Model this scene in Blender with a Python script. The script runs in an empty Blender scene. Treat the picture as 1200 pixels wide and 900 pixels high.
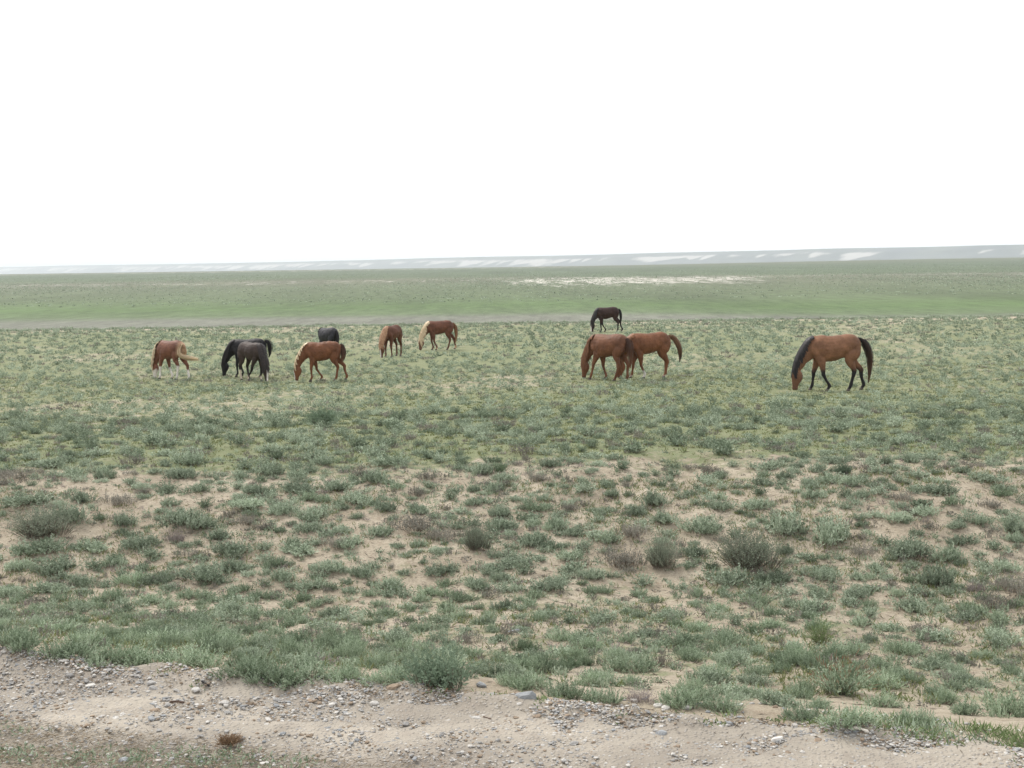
import bpy, math, random
import numpy as np
from mathutils import Matrix, Vector

# ------------------------------------------------------------------ camera, sky, sun, exposure
SC = bpy.context.scene
COL = SC.collection
FPX = 1448.0                                   # focal length in pixels of a 1200 px wide picture
PITCH, ROLL, EYE = math.atan(140 / FPX), 0.0143, 2.6
fwd = np.array([0, math.cos(PITCH), -math.sin(PITCH)])
up0 = np.array([0, math.sin(PITCH), math.cos(PITCH)])
rt0 = np.array([1.0, 0, 0])
rgt = rt0 * math.cos(ROLL) - up0 * math.sin(ROLL)
upv = up0 * math.cos(ROLL) + rt0 * math.sin(ROLL)
cd = bpy.data.cameras.new("camera")
cd.sensor_width = 36.0
cd.lens = 36.0 * FPX / 1200
cd.clip_start, cd.clip_end = 0.1, 60000
cam = bpy.data.objects.new("camera", cd)
COL.objects.link(cam)
cam.matrix_world = Matrix(((rgt[0], upv[0], -fwd[0], 0), (rgt[1], upv[1], -fwd[1], 0), (rgt[2], upv[2], -fwd[2], EYE), (0, 0, 0, 1)))
SC.camera = cam

SUN_EL, SUN_AZ = math.radians(52), math.radians(-42)      # azimuth from +Y, negative = towards -X
w = bpy.data.worlds.new("World")
SC.world = w
w.use_nodes = True
nt = w.node_tree
nt.nodes.clear()
wo = nt.nodes.new("ShaderNodeOutputWorld")
bg = nt.nodes.new("ShaderNodeBackground")
sky = nt.nodes.new("ShaderNodeTexSky")
sky.sky_type = 'NISHITA'
sky.sun_disc = False
sky.sun_elevation, sky.sun_rotation = SUN_EL, SUN_AZ
sky.air_density, sky.dust_density = 1.0, 4.0
hs = nt.nodes.new("ShaderNodeHueSaturation")
hs.inputs['Saturation'].default_value = 0.15
mx = nt.nodes.new("ShaderNodeMix")
mx.data_type = 'RGBA'
mx.inputs[0].default_value = 0.72
mx.inputs[7].default_value = (12.0, 12.1, 12.4, 1)        # even cloud layer
nt.links.new(sky.outputs[0], hs.inputs['Color'])
nt.links.new(hs.outputs[0], mx.inputs[6])
nt.links.new(mx.outputs[2], bg.inputs['Color'])
bg.inputs['Strength'].default_value = 0.098
nt.links.new(bg.outputs[0], wo.inputs['Surface'])

sl = bpy.data.lights.new("sun", 'SUN')
sl.energy, sl.angle, sl.color = 2.5, math.radians(20), (1.0, 0.95, 0.88)
so = bpy.data.objects.new("sun", sl)
COL.objects.link(so)
sd = Vector((math.sin(SUN_AZ) * math.cos(SUN_EL), math.cos(SUN_AZ) * math.cos(SUN_EL), math.sin(SUN_EL)))
so.rotation_euler = sd.to_track_quat('Z', 'Y').to_euler()
so.location = (-30, 40, 60)

vs = SC.view_settings
vs.view_transform, vs.look = 'Standard', 'None'
vs.exposure, vs.gamma = 0.42, 1.0
vs.use_curve_mapping = False
SC.cycles.max_bounces = 6
SC.cycles.volume_bounces = 1
SC.cycles.transparent_max_bounces = 4

rng = np.random.default_rng(7)
random.seed(7)

# ------------------------------------------------------------------ helpers
def hash2(ix, iy, seed):
    h = (ix.astype(np.int64) * 374761393 + iy.astype(np.int64) * 668265263 + seed * 1274126177) & 0x7fffffff
    h = ((h ^ (h >> 13)) * 1274126177) & 0x7fffffff
    return ((h ^ (h >> 16)) & 0xffff) / 65535.0

def vnoise(x, y, seed=0):
    x, y = np.asarray(x, float), np.asarray(y, float)
    ix, iy = np.floor(x), np.floor(y)
    fx, fy = x - ix, y - iy
    fx, fy = fx * fx * (3 - 2 * fx), fy * fy * (3 - 2 * fy)
    a, b = hash2(ix, iy, seed), hash2(ix + 1, iy, seed)
    c, d = hash2(ix, iy + 1, seed), hash2(ix + 1, iy + 1, seed)
    return (a * (1 - fx) + b * fx) * (1 - fy) + (c * (1 - fx) + d * fx) * fy

def fbm(x, y, seed=0, n=4):
    s, a, t = 0, 0.5, 0
    for k in range(n):
        s = s + a * vnoise(np.asarray(x) * 2 ** k, np.asarray(y) * 2 ** k, seed + k * 17)
        t += a
        a *= 0.5
    return s / t

def sstep(a, b, x):
    t = np.clip((np.asarray(x, float) - a) / (b - a), 0, 1)
    return t * t * (3 - 2 * t)

PROF = np.array([(-80, 0), (5, 0), (7.3, 0.0), (7.75, -.01), (8.6, -.2), (10, -.5), (12, -.74), (13, -.66), (14.4, -.38), (16, -.15),
                 (17, -.1), (20, -.22), (26, -.6), (33, -.95), (50, -1.22), (72, -1.45), (88, -1.66), (95, -1.95), (105, -2.9), (120, -4.2),
                 (145, -4.9), (200, -5.0), (400, -4.6), (1000, -3.0), (1700, -0.9), (2100, -1.6), (3000, -9), (5000, -30), (30000, -30)], float)
_PY = PROF[:, 0]
_lx = np.log(_PY + 100)

def _pchip_slopes(x, y):
    h = np.diff(x); d = np.diff(y) / h
    m = np.zeros_like(y)
    for i in range(1, len(x) - 1):
        if d[i - 1] * d[i] > 0:
            w1, w2 = 2 * h[i] + h[i - 1], h[i] + 2 * h[i - 1]
            m[i] = (w1 + w2) / (w1 / d[i - 1] + w2 / d[i])
    return m
_pm = _pchip_slopes(_PY, PROF[:, 1])

def profile(s):
    s = np.clip(np.asarray(s, float), -79, 29000)
    i = np.clip(np.searchsorted(_PY, s) - 1, 0, len(_PY) - 2)
    h = _PY[i + 1] - _PY[i]
    t = (s - _PY[i]) / h
    y0, y1, m0, m1 = PROF[i, 1], PROF[i + 1, 1], _pm[i] * h, _pm[i + 1] * h
    return (2 * t**3 - 3 * t**2 + 1) * y0 + (t**3 - 2 * t**2 + t) * m0 + (-2 * t**3 + 3 * t**2) * y1 + (t**3 - t**2) * m1

def road_s(x, y):                               # distance across the road, measured square to the camera's sight
    return np.asarray(y, float) + (0.31 * np.clip(x, -9, 9) + .4) * (1 - sstep(9.0, 13.0, y))

def edge_wob(x):
    return (vnoise(np.asarray(x) * 0.9, 0, 91) - .5) * .25 + (vnoise(np.asarray(x) * 3.1, 0, 92) - .5) * .1

def zf(x, y):
    x, y = np.asarray(x, float), np.asarray(y, float)
    s = road_s(x, y)
    bank = sstep(9, 12, y) * (1 - sstep(17, 24, y))
    s2 = s + bank * (fbm(x * .22 + 4, y * 0 + 1, 3, 3) - .5) * 2.6
    z = profile(s2)
    near = 1 - sstep(60, 130, y)
    off = sstep(8.0, 9.5, s)
    z = z + near * off * ((fbm(x * .45, y * .45, 11, 3) - .5) * .16 + (fbm(x * 2.2, y * 2.2, 12, 3) - .5) * .07 * (1 - sstep(25, 50, y)))
    z = z + bank * (np.abs(fbm(x * .9 + 9, y * .5, 14, 3) - .5)) * -.22
    b = s + edge_wob(x)
    berm = np.exp(-((b - 7.5) / .16) ** 2) * (.012 + .055 * vnoise(x * 2.3, y * 2.3, 15) ** 2 + .05 * vnoise(x * 9, y * 9, 16) ** 2)
    z = z + berm
    z = z + .09 * np.exp(-(((x + 3.3) / .55) ** 2 + ((s - 7.3) / .16) ** 2))
    far = sstep(110, 300, y)
    z = z + 3.2 * sstep(.02, .4, x / np.maximum(y, 1)) * sstep(700, 1700, y)
    z = z + far * (fbm(x * .004, y * .004, 21, 3) - .5) * 1.6 * (1 - sstep(900, 1500, y))
    return z

def ray(px, py):
    d = fwd * FPX + rgt * (px - 600) - upv * (py - 450)
    return d / np.linalg.norm(d)

def ground_at(px, py):                          # the ground point seen at a place of the photograph
    d = ray(px, py)
    t = np.geomspace(3, 3000, 4000)
    P = d[None] * t[:, None] + np.array([0, 0, EYE])
    hit = np.nonzero(P[:, 2] < zf(P[:, 0], P[:, 1]))[0]
    i = hit[0] if len(hit) else len(t) - 1
    a, b = t[max(i - 1, 0)], t[i]
    for _ in range(18):
        m = (a + b) / 2
        q = d * m + np.array([0, 0, EYE])
        if q[2] < zf(q[0], q[1]): b = m
        else: a = m
    q = d * b + np.array([0, 0, EYE])
    return q[0], q[1], float(zf(q[0], q[1]))

def depth(x, y, z):
    return float(np.dot(np.array([x, y, z - EYE]), fwd))

def project(x, y, z):
    v = np.stack([np.asarray(x, float), np.asarray(y, float), np.asarray(z, float) - EYE], -1)
    dd = v @ fwd
    return 600 + FPX * (v @ rgt) / dd, 450 - FPX * (v @ upv) / dd

def mesh_np(name, V, Q, mats, mi=None, tone=None, smooth=False):
    V, Q = np.asarray(V, np.float32), np.asarray(Q, np.int32)
    me = bpy.data.meshes.new(name)
    n, k = Q.shape
    me.vertices.add(len(V)); me.vertices.foreach_set('co', V.ravel())
    me.loops.add(n * k); me.loops.foreach_set('vertex_index', Q.ravel())
    me.polygons.add(n)
    me.polygons.foreach_set('loop_start', np.arange(0, n * k, k, dtype=np.int32))
    for m in mats: me.materials.append(m)
    if mi is not None: me.polygons.foreach_set('material_index', np.asarray(mi, np.int32))
    me.polygons.foreach_set('use_smooth', np.full(n, smooth))
    if tone is not None:
        at = me.attributes.new('tone', 'FLOAT', 'FACE'); at.data.foreach_set('value', np.asarray(tone, np.float32))
    me.update(calc_edges=True)
    return me

def link(name, me, parent=None, **props):
    o = bpy.data.objects.new(name, me)
    COL.objects.link(o)
    if parent: o.parent = parent
    for k, v in props.items():
        if v: o[k] = v
    return o

def grid_quads(nr, nc):
    i = np.arange(nr * nc).reshape(nr, nc)
    return np.stack([i[:-1, :-1], i[:-1, 1:], i[1:, 1:], i[1:, :-1]], -1).reshape(-1, 4)

class N:                                        # small node-tree helper
    def __init__(s, name):
        s.m = bpy.data.materials.new(name); s.m.use_nodes = True
        s.t = s.m.node_tree; s.b = s.t.nodes['Principled BSDF']; s.out = s.t.nodes['Material Output']
        s.b.inputs['Roughness'].default_value = .9
        s.b.inputs['Specular IOR Level'].default_value = .2
    def n(s, typ, **kw):
        nd = s.t.nodes.new(typ)
        for k, v in kw.items(): setattr(nd, k, v)
        return nd
    def l(s, a, b): s.t.links.new(a, b)
    def val(s, inp, v):
        if isinstance(v, (int, float)): inp.default_value = v
        elif isinstance(v, tuple): inp.default_value = (*v, 1) if len(v) == 3 else v
        else: s.l(v, inp)
    def pos(s):
        if not hasattr(s, '_p'): s._p = s.n('ShaderNodeNewGeometry').outputs['Position']
        return s._p
    def noise(s, scale, detail=4, rough=.6, stretch=None, vec=None):
        v = vec or s.pos()
        if stretch:
            mp = s.n('ShaderNodeVectorMath', operation='MULTIPLY'); mp.inputs[1].default_value = stretch
            s.l(v, mp.inputs[0]); v = mp.outputs[0]
        t = s.n('ShaderNodeTexNoise'); t.inputs['Scale'].default_value = scale
        t.inputs['Detail'].default_value = detail; t.inputs['Roughness'].default_value = rough
        s.l(v, t.inputs['Vector']); return t.outputs['Fac']
    def ramp(s, f, *stops):
        r = s.n('ShaderNodeValToRGB'); s.val(r.inputs[0], f)
        e = r.color_ramp.elements
        while len(e) < len(stops): e.new(.5)
        for el, (p, c) in zip(e, stops):
            el.position = p; el.color = (*c, 1) if isinstance(c, tuple) else (c, c, c, 1)
        return r.outputs[0]
    def mix(s, f, a, b, mode='MIX'):
        x = s.n('ShaderNodeMix', data_type='RGBA', blend_type=mode)
        s.val(x.inputs[0], f); s.val(x.inputs[6], a); s.val(x.inputs[7], b); return x.outputs[2]
    def math(s, op, a, b=0.0, clamp=False):
        x = s.n('ShaderNodeMath', operation=op, use_clamp=clamp); s.val(x.inputs[0], a); s.val(x.inputs[1], b); return x.outputs[0]
    def attr(s, name, out='Fac'):
        a = s.n('ShaderNodeAttribute', attribute_name=name); return a.outputs[out]
    def bump(s, h, strength=.5, dist=.02):
        b = s.n('ShaderNodeBump'); b.inputs['Strength'].default_value = strength; b.inputs['Distance'].default_value = dist
        s.l(h, b.inputs['Height']); s.l(b.outputs[0], s.b.inputs['Normal'])
    def base(s, c): s.val(s.b.inputs['Base Color'], c)

# ------------------------------------------------------------------ materials of the setting
def steppe_material():
    g = N('steppe')
    soil = g.ramp(g.noise(1.1, 6, .65), (.3, (.295, .247, .18)), (.52, (.395, .342, .26)), (.72, (.49, .43, .335)))
    soil = g.mix(g.ramp(g.noise(9, 4, .7), (.52, 0.0), (.68, 0.55)), soil, (.20, .145, .10))
    fine = g.noise(38, 4, .7)
    soil = g.mix(g.ramp(g.noise(24, 5, .75), (.46, 0.0), (.66, .75)), soil, (.21, .178, .137))
    soil = g.mix(g.ramp(g.noise(70, 3, .7), (.5, 0.0), (.72, .5)), soil, (.53, .47, .39))
    gcol = g.ramp(g.noise(3.5, 5, .7), (.3, (.12, .16, .07)), (.5, (.158, .20, .092)), (.7, (.19, .21, .12)))
    gcol = g.mix(g.ramp(g.noise(21, 5, .8), (.42, .5), (.6, 0.0)), gcol, g.mix(g.noise(6, 2), (.29, .245, .17), (.12, .135, .06)))
    gm = g.math('ADD', g.attr('grass'), g.math('SUBTRACT', g.math('MULTIPLY', g.noise(2.6, 6, .75), 1.5), .75))
    gm = g.ramp(gm, (.36, 0.0), (.62, .92))
    near = g.mix(gm, soil, gcol)
    pc = g.attr('plaincol', 'Color')
    sp = g.mix(1.0, g.ramp(g.noise(.45, 7, .82, (1, .22, 1)), (.36, .62), (.5, .88), (.66, 1.12)), g.ramp(g.noise(.03, 4, .6, (1, .2, 1)), (.3, .82), (.7, 1.15)), 'MULTIPLY')
    plain = g.mix(1.0, pc, sp, 'MULTIPLY')
    salt = g.math('ADD', g.attr('salt'), g.math('SUBTRACT', g.math('MULTIPLY', g.noise(.22, 8, .8, (1, .1, 1)), 2.2), 1.1))
    plain = g.mix(g.ramp(salt, (.46, 0.0), (.8, .8)), plain, (.62, .58, .53))
    g.base(g.mix(g.attr('plain'), near, plain))
    h = g.math('ADD', g.math('MULTIPLY', g.noise(14, 6, .7), 1.0), g.math('MULTIPLY', fine, .35))
    g.bump(h, .8, .06)
    return g.m

def road_material():
    g = N('dirt_road')
    c = g.ramp(g.noise(1.4, 6, .65, (.5, 1, 1)), (.3, (.20, .176, .148)), (.5, (.295, .265, .222)), (.7, (.40, .36, .30)))
    c = g.mix(g.ramp(g.noise(7, 5, .7), (.5, 0.0), (.7, .6)), c, (.25, .215, .18))
    v = g.n('ShaderNodeTexVoronoi'); v.inputs['Scale'].default_value = 42; g.l(g.pos(), v.inputs['Vector'])
    c = g.mix(g.ramp(v.outputs['Distance'], (.0, .75), (.42, 0.0)), c, g.ramp(g.noise(26, 2), (.35, (.17, .155, .145)), (.65, (.52, .50, .47))))
    c = g.mix(g.math('MULTIPLY', g.attr('litter'), g.ramp(g.noise(5, 5, .75), (.35, 0.0), (.6, .8))), c, (.19, .16, .115))
    g.base(c)
    h = g.math('ADD', g.math('MULTIPLY', g.noise(18, 6, .7), .8), g.math('MULTIPLY', g.ramp(v.outputs['Distance'], (.1, 1.0), (.5, 0.0)), .5))
    g.bump(h, .6, .035)
    return g.m

def hill_material():
    g = N('chalk_hills')
    c = g.ramp(g.noise(.004, 5, .6), (.35, (.085, .10, .105)), (.65, (.125, .14, .13)))
    k = g.math('ADD', g.attr('chalk'), g.math('SUBTRACT', g.math('MULTIPLY', g.noise(.02, 7, .75), .9), .45))
    g.base(g.mix(g.ramp(k, (.3, 0.0), (.62, .62)), c, (.50, .475, .45)))
    return g.m

# ------------------------------------------------------------------ the ground
def build_ground():
    ys = [-60, -30, -14, -6, -2, 0, 1.5]
    y = 3.0
    while y < 120: ys.append(y); y *= 1.0062
    while y < 15500: ys.append(y); y *= 1.02
    ys = np.array(ys)
    us = np.linspace(-1, 1, 340)
    Y = np.repeat(ys[:, None], len(us), 1)
    X = us[None] * (11 + np.maximum(ys, 0)[:, None] * .72)
    Z = zf(X, Y)
    s = road_s(X, Y) + edge_wob(X)
    Z = np.where(s < 7.42, Z - .05, Z)            # lies under the road bed
    V = np.stack([X, Y, Z], -1).reshape(-1, 3)
    me = mesh_np('ground', V, grid_quads(*X.shape), [M_STEPPE], smooth=True)
    def put(name, a):
        at = me.attributes.new(name, 'FLOAT', 'POINT'); at.data.foreach_set('value', np.asarray(a, np.float32).ravel())
    put('grass', grass_amount(X, Y))
    put('plain', sstep(97, 120, Y))
    hz = np.maximum(Y, 1) 
    # bands of the plain, as they lie one behind the other
    wob = (fbm(X * .01, Y * .01, 31, 3) - .5)
    q = np.log(np.maximum(Y, 60)) + wob * .10 + sstep(5, 60, X) * .15
    stops = [(math.log(100), (.18, .185, .145)), (math.log(183), (.18, .186, .15)), (math.log(200), (.14, .19, .095)), (math.log(235), (.118, .182, .07)),
             (math.log(290), (.125, .165, .085)), (math.log(420), (.14, .168, .10)), (math.log(600), (.155, .162, .11)), (math.log(760), (.115, .15, .085)),
             (math.log(1300), (.11, .142, .088)), (math.log(1800), (.15, .165, .11)), (math.log(4000), (.15, .15, .11))]
    px = [a for a, _ in stops]
    C = np.stack([np.interp(q, px, [c[k] * (1 if _i < 2 else .86) for _i, (_, c) in enumerate(stops)]) for k in range(3)] + [np.ones_like(X)], -1)
    at = me.attributes.new('plaincol', 'FLOAT_COLOR', 'POINT'); at.data.foreach_set('color', C.astype(np.float32).ravel())
    ang = X / hz                                   # how far to the side
    salt = .62 * np.exp(-((np.log(hz) - math.log(480)) / .36) ** 2) * sstep(-.06, .03, ang) * (1 - sstep(.17, .26, ang))
    salt = np.maximum(salt, .44 * np.exp(-((np.log(hz) - math.log(560)) / .16) ** 2))
    salt = np.maximum(salt, .5 * np.exp(-((np.log(hz) - math.log(1450)) / .1) ** 2) * (1 - sstep(.02, .12, ang)))
    put('salt', salt)
    return link('ground', me, kind='structure', label='open steppe of dry soil and short grass reaching the horizon')

def grass_amount(X, Y):
    a = .30 + .0 * X
    a = a + .42 * sstep(16.2, 18.5, Y) * (1 - .25 * sstep(40, 75, Y))
    a = a - .22 * np.exp(-((Y - 14.6) / 2.0) ** 2)
    a = a + (fbm(X * .16, Y * .16, 41, 3) - .5) * .55
    a = a + .12 * np.exp(-((Y - 18.0) / 1.6) ** 2)
    a = a - .25 * np.exp(-((Y - 90) / 4.0) ** 2)
    return a

def build_road():
    xs = np.arange(-9, 9.01, .035)
    ss = np.arange(1.6, 7.85, .03)
    X = np.repeat(xs[None], len(ss), 0)
    S = np.repeat(ss[:, None], len(xs), 1)
    Y = S - .31 * X - .4
    Z = zf(X, Y) + .006
    Z += (fbm(X * 3, Y * 5, 51, 4) - .5) * .05 + (fbm(X * 14, Y * 14, 52, 2) - .5) * .022
    Z -= .035 * np.exp(-((S - 6.2) / .3) ** 2)     # wheel track
    e = S + edge_wob(X)
    Z -= sstep(7.5, 7.72, e) * .12
    V = np.stack([X, Y, Z], -1).reshape(-1, 3)
    me = mesh_np('dirt_road', V, grid_quads(*X.shape), [M_ROAD], smooth=True)
    lit = (1 - sstep(5.9, 6.35, S + (fbm(X * .8, Y * 2, 55, 3) - .5) * .7)) * (1 - .75 * sstep(-1.2, .3, X))
    at = me.attributes.new('litter', 'FLOAT', 'POINT'); at.data.foreach_set('value', lit.astype(np.float32).ravel())
    return link('dirt_road', me, kind='structure', label='sandy gravel road shoulder along the front')

def build_hills():
    A, B = np.array([1865., 4500.]), np.array([-4970., 12000.])
    d = (B - A) / np.linalg.norm(B - A)
    nrm = np.array([d[1], -d[0]])                  # pointing behind the escarpment
    if nrm[1] < 0: nrm = -nrm
    Lt = np.linalg.norm(B - A)
    u = np.linspace(-2600, Lt + 2200, 1100)
    v = np.concatenate([np.linspace(-900, -320, 14, endpoint=False), np.linspace(-320, 120, 44, endpoint=False), np.linspace(120, 1200, 10)])
    U, Vv = np.meshgrid(u, v)
    gul = np.abs(fbm(U / 330 + Vv / 700, Vv / 1500, 61, 4) - .5) * 2
    gul2 = fbm(U / 120, Vv / 400, 62, 3)
    h = np.interp(Vv, [-900, -500, -260, -140, -40, 40, 1200], [0, .10, .24, .42, .86, 1.0, 1.04])
    steep = np.exp(-((Vv + 110) / 130) ** 2)
    top = np.interp(U, [-2600, 0, 2600, 6000, Lt, Lt + 2200], [91, 83, 76, 75, 80, 83]) + (fbm(U / 900, 0 * U, 63, 3) - .5) * 9
    Z = -31 + top * h - steep * (1 - gul) * 13 + steep * (gul2 - .5) * 9
    X = A[0] + d[0] * U + nrm[0] * Vv
    Y = A[1] + d[1] * U + nrm[1] * Vv
    me = mesh_np('hills', np.stack([X, Y, Z], -1).reshape(-1, 3), grid_quads(*X.shape)[:, ::-1], [M_HILL], smooth=True)
    tri = np.abs((U / 190 + h * .8 + 3.2 * fbm(U / 330, Vv * 0 + 3, 64, 4)) % 1.0 - .5) * 2
    low = .50 + .34 * (1 - tri) ** 1.2 + (fbm(U / 420, U * 0 + 7, 65, 3) - .5) * .75
    ch = sstep(-.05, .22, h - low) * (1 - sstep(.80, .95, h)) * (.3 + .9 * fbm(U / 80, Vv / 45, 66, 4)) * .85
    at = me.attributes.new('chalk', 'FLOAT', 'POINT'); at.data.foreach_set('value', ch.astype(np.float32).ravel())
    return link('hills', me, kind='structure', label='long pale chalk escarpment fading into haze on the horizon')

M_STEPPE, M_ROAD, M_HILL = steppe_material(), road_material(), hill_material()
build_ground(); build_road(); build_hills()

def build_haze():
    x0, x1, y0, y1, z0, z1 = -13500, 13500, -120, 16500, -36, 92
    V = [(x, y, z) for x in (x0, x1) for y in (y0, y1) for z in (z0, z1)]
    Q = [(0, 1, 3, 2), (4, 6, 7, 5), (0, 4, 5, 1), (2, 3, 7, 6), (0, 2, 6, 4), (1, 5, 7, 3)]
    m = bpy.data.materials.new('haze'); m.use_nodes = True
    t = m.node_tree; t.nodes.clear()
    o = t.nodes.new('ShaderNodeOutputMaterial'); p = t.nodes.new('ShaderNodeVolumePrincipled')
    p.inputs['Color'].default_value = (.89, .95, 1.0, 1)
    p.inputs['Density'].default_value = HAZE
    t.links.new(p.outputs[0], o.inputs['Volume'])
    return link('haze', mesh_np('haze', V, Q, [m]), kind='stuff', label='pale haze over the far plain')
HAZE = 1.15e-4
build_haze()

# ------------------------------------------------------------------ plants
def leaf_material(name, a, b, var=.25):
    g = N(name)
    t = g.attr('tone')
    r = g.n('ShaderNodeObjectInfo').outputs['Random']
    c = g.mix(t, a, b)
    c = g.mix(1.0, c, g.ramp(r, (0.0, (1 - var, 1 - var, 1 - var * 1.1)), (1.0, (1 + var, 1 + var * .9, 1 + var * .8))), 'MULTIPLY')
    g.base(c)
    tr = g.n('ShaderNodeBsdfTranslucent'); g.l(c, tr.inputs['Color'])
    ms = g.n('ShaderNodeMixShader'); ms.inputs[0].default_value = .22
    g.l(g.b.outputs[0], ms.inputs[1]); g.l(tr.outputs[0], ms.inputs[2]); g.l(ms.outputs[0], g.out.inputs['Surface'])
    return g.m

L_SAGE = leaf_material('sage_leaf', (.14, .185, .125), (.45, .525, .41))
L_SOFT = leaf_material('feathery_leaf', (.14, .195, .12), (.44, .525, .395))
L_DARK = leaf_material('dark_leaf', (.12, .17, .115), (.215, .285, .205))
L_OLIVE = leaf_material('olive_leaf', (.15, .175, .13), (.31, .345, .27))
L_GREY = leaf_material('grey_leaf', (.175, .17, .145), (.29, .28, .245))
L_BRIGHT = leaf_material('fresh_leaf', (.13, .19, .08), (.235, .30, .145))
L_DEAD = leaf_material('dead_twig', (.25, .215, .205), (.38, .34, .33))
L_RED = leaf_material('rusty_stalk', (.16, .085, .05), (.30, .19, .13))
L_TWIG = leaf_material('twig', (.115, .095, .075), (.20, .172, .14))
L_GRASS = leaf_material('grass_blade', (.125, .155, .06), (.21, .225, .11))
L_STRAW = leaf_material('straw', (.23, .18, .12), (.40, .33, .24))

def unit(v): return v / np.maximum(np.linalg.norm(v, axis=-1, keepdims=True), 1e-9)

def leaves(P, D, L, W, r):
    """diamond leaf quads at points P along directions D"""
    n = len(P)
    side = unit(np.cross(D, r.normal(size=(n, 3))))
    L, W = np.broadcast_to(np.asarray(L, float), (n,))[:, None], np.broadcast_to(np.asarray(W, float), (n,))[:, None]
    m = P + D * L * .55
    V = np.stack([P, m + side * W, P + D * L, m - side * W], 1).reshape(-1, 3)
    return V, np.arange(4 * n).reshape(n, 4)

class Plant:                                     # collects leaf quads with tone and material index
    def __init__(s): s.V, s.Q, s.T, s.M, s.k = [], [], [], [], 0
    def add(s, VQ, tone, mi):
        V, Q = VQ
        s.V.append(V); s.Q.append(Q + s.k); s.k += len(V)
        s.T.append(tone); s.M.append(np.full(len(Q), mi))
    def arrays(s):
        return np.concatenate(s.V), np.concatenate(s.Q), np.concatenate(s.T), np.concatenate(s.M)

def make_shrub(seed, kind, lod=0):
    """a shrub of about 1 m width and its own height; kinds: cushion, feathery, woody, tall, round, dead, fresh, redtop"""
    r = np.random.default_rng(seed)
    p = Plant()
    K = dict(cushion=(7, 26, 14, .42, .066, .0105), feathery=(6, 34, 16, .62, .075, .0085), woody=(6, 24, 8, .40, .06, .009), tall=(9, 46, 20, .72, .038, .006), tuft=(3, 44, 12, .62, .075, .012),
             round=(5, 44, 15, .62, .07, .0105), dead=(4, 34, 5, .55, .07, .006), fresh=(5, 40, 14, .85, .06, .0085), redtop=(5, 34, 10, .62, .075, .013))[kind]
    heads, stems, nl, Hh, ll, lw = K
    if lod == 1: heads, stems, nl, ll, lw = heads, stems // 2, max(nl // 2, 3), ll * 1.4, lw * 1.9
    if lod == 2: heads, stems, nl, ll, lw = 3, max(stems // 5, 5), 5, ll * 1.8, lw * 3.0
    if lod == 3: heads, stems, nl, ll, lw = 1, 5, 2, .42, .13
    if lod == 4: heads, stems, nl, ll, lw = 3, 5, 4, ll * 2.3, lw * 3.8
    compact = kind in ('round', 'tuft', 'tall', 'dead', 'fresh', 'redtop')
    for h in range(heads):
        if compact: c = r.normal(size=2) * .11; hr = r.uniform(.26, .36)
        else:
            a = r.uniform(0, 6.28); c = np.array([math.cos(a), math.sin(a)]) * r.uniform(.05, .36); hr = r.uniform(.14, .26)
        hh = Hh * r.uniform(.65, 1.1) * (1 if compact else .55 + 1.9 * hr)
        n = stems
        rad = np.sqrt(r.uniform(0, 1, n)) * hr
        az = r.uniform(0, 6.283, n)
        out = np.stack([np.cos(az), np.sin(az)], -1)
        base = np.concatenate([c + out * rad[:, None] * (.35 if compact else .75), np.zeros((n, 1))], 1)
        lean = rad / hr * (.62 if compact else .4) * hh + r.normal(size=n) * .05
        top = hh * (1 - .5 * (rad / hr) ** 2) * r.uniform(.6, 1.12, n)
        tip = base + np.concatenate([out * lean[:, None], top[:, None]], 1)
        mid = base + (tip - base) * .5 + np.concatenate([out * -lean[:, None] * .12, top[:, None] * .06], 1)
        st = unit(tip - base)
        if lod < 2:
            w = .006 if kind != 'dead' else .008
            p.add(leaves(base, unit(mid - base), np.linalg.norm(mid - base, axis=1) * 1.05, w, r), r.uniform(0, 1, n), 1)
        t = np.concatenate([np.linspace(.22 if kind != 'woody' else .4, 1, nl)[None] + r.uniform(-.05, .05, (n, 1)) for _ in range(1)], 0)
        t = np.clip(t, 0.05, 1)
        tt = t[..., None]
        P = (base[:, None] * (1 - tt) ** 2 + 2 * mid[:, None] * tt * (1 - tt) + tip[:, None] * tt ** 2).reshape(-1, 3)
        nd = r.normal(size=P.shape)
        D = unit(np.repeat(st, nl, 0) * (1.25 if kind in ('feathery', 'fresh', 'dead', 'redtop') else .7) + unit(nd) * .75 + np.array([0, 0, .12]))
        L = ll * r.uniform(.6, 1.25, len(P)) * (1.12 - .45 * t.reshape(-1))
        shift = r.uniform(-.24, .24)
        tone = np.clip(.47 + shift + np.repeat(r.normal(size=n) * .2, nl) + r.normal(size=len(P)) * .16, 0, 1)
        mi = np.zeros(len(P))
        p.add(leaves(P, D, L, lw * r.uniform(.7, 1.3, len(P)), r), tone, 0)
        if kind == 'redtop':
            p.add(leaves(tip, unit(st + r.normal(size=st.shape) * .2), .16 * r.uniform(.6, 1.2, n), .006, r), r.uniform(0, 1, n), 2)
    return p.arrays()

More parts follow.
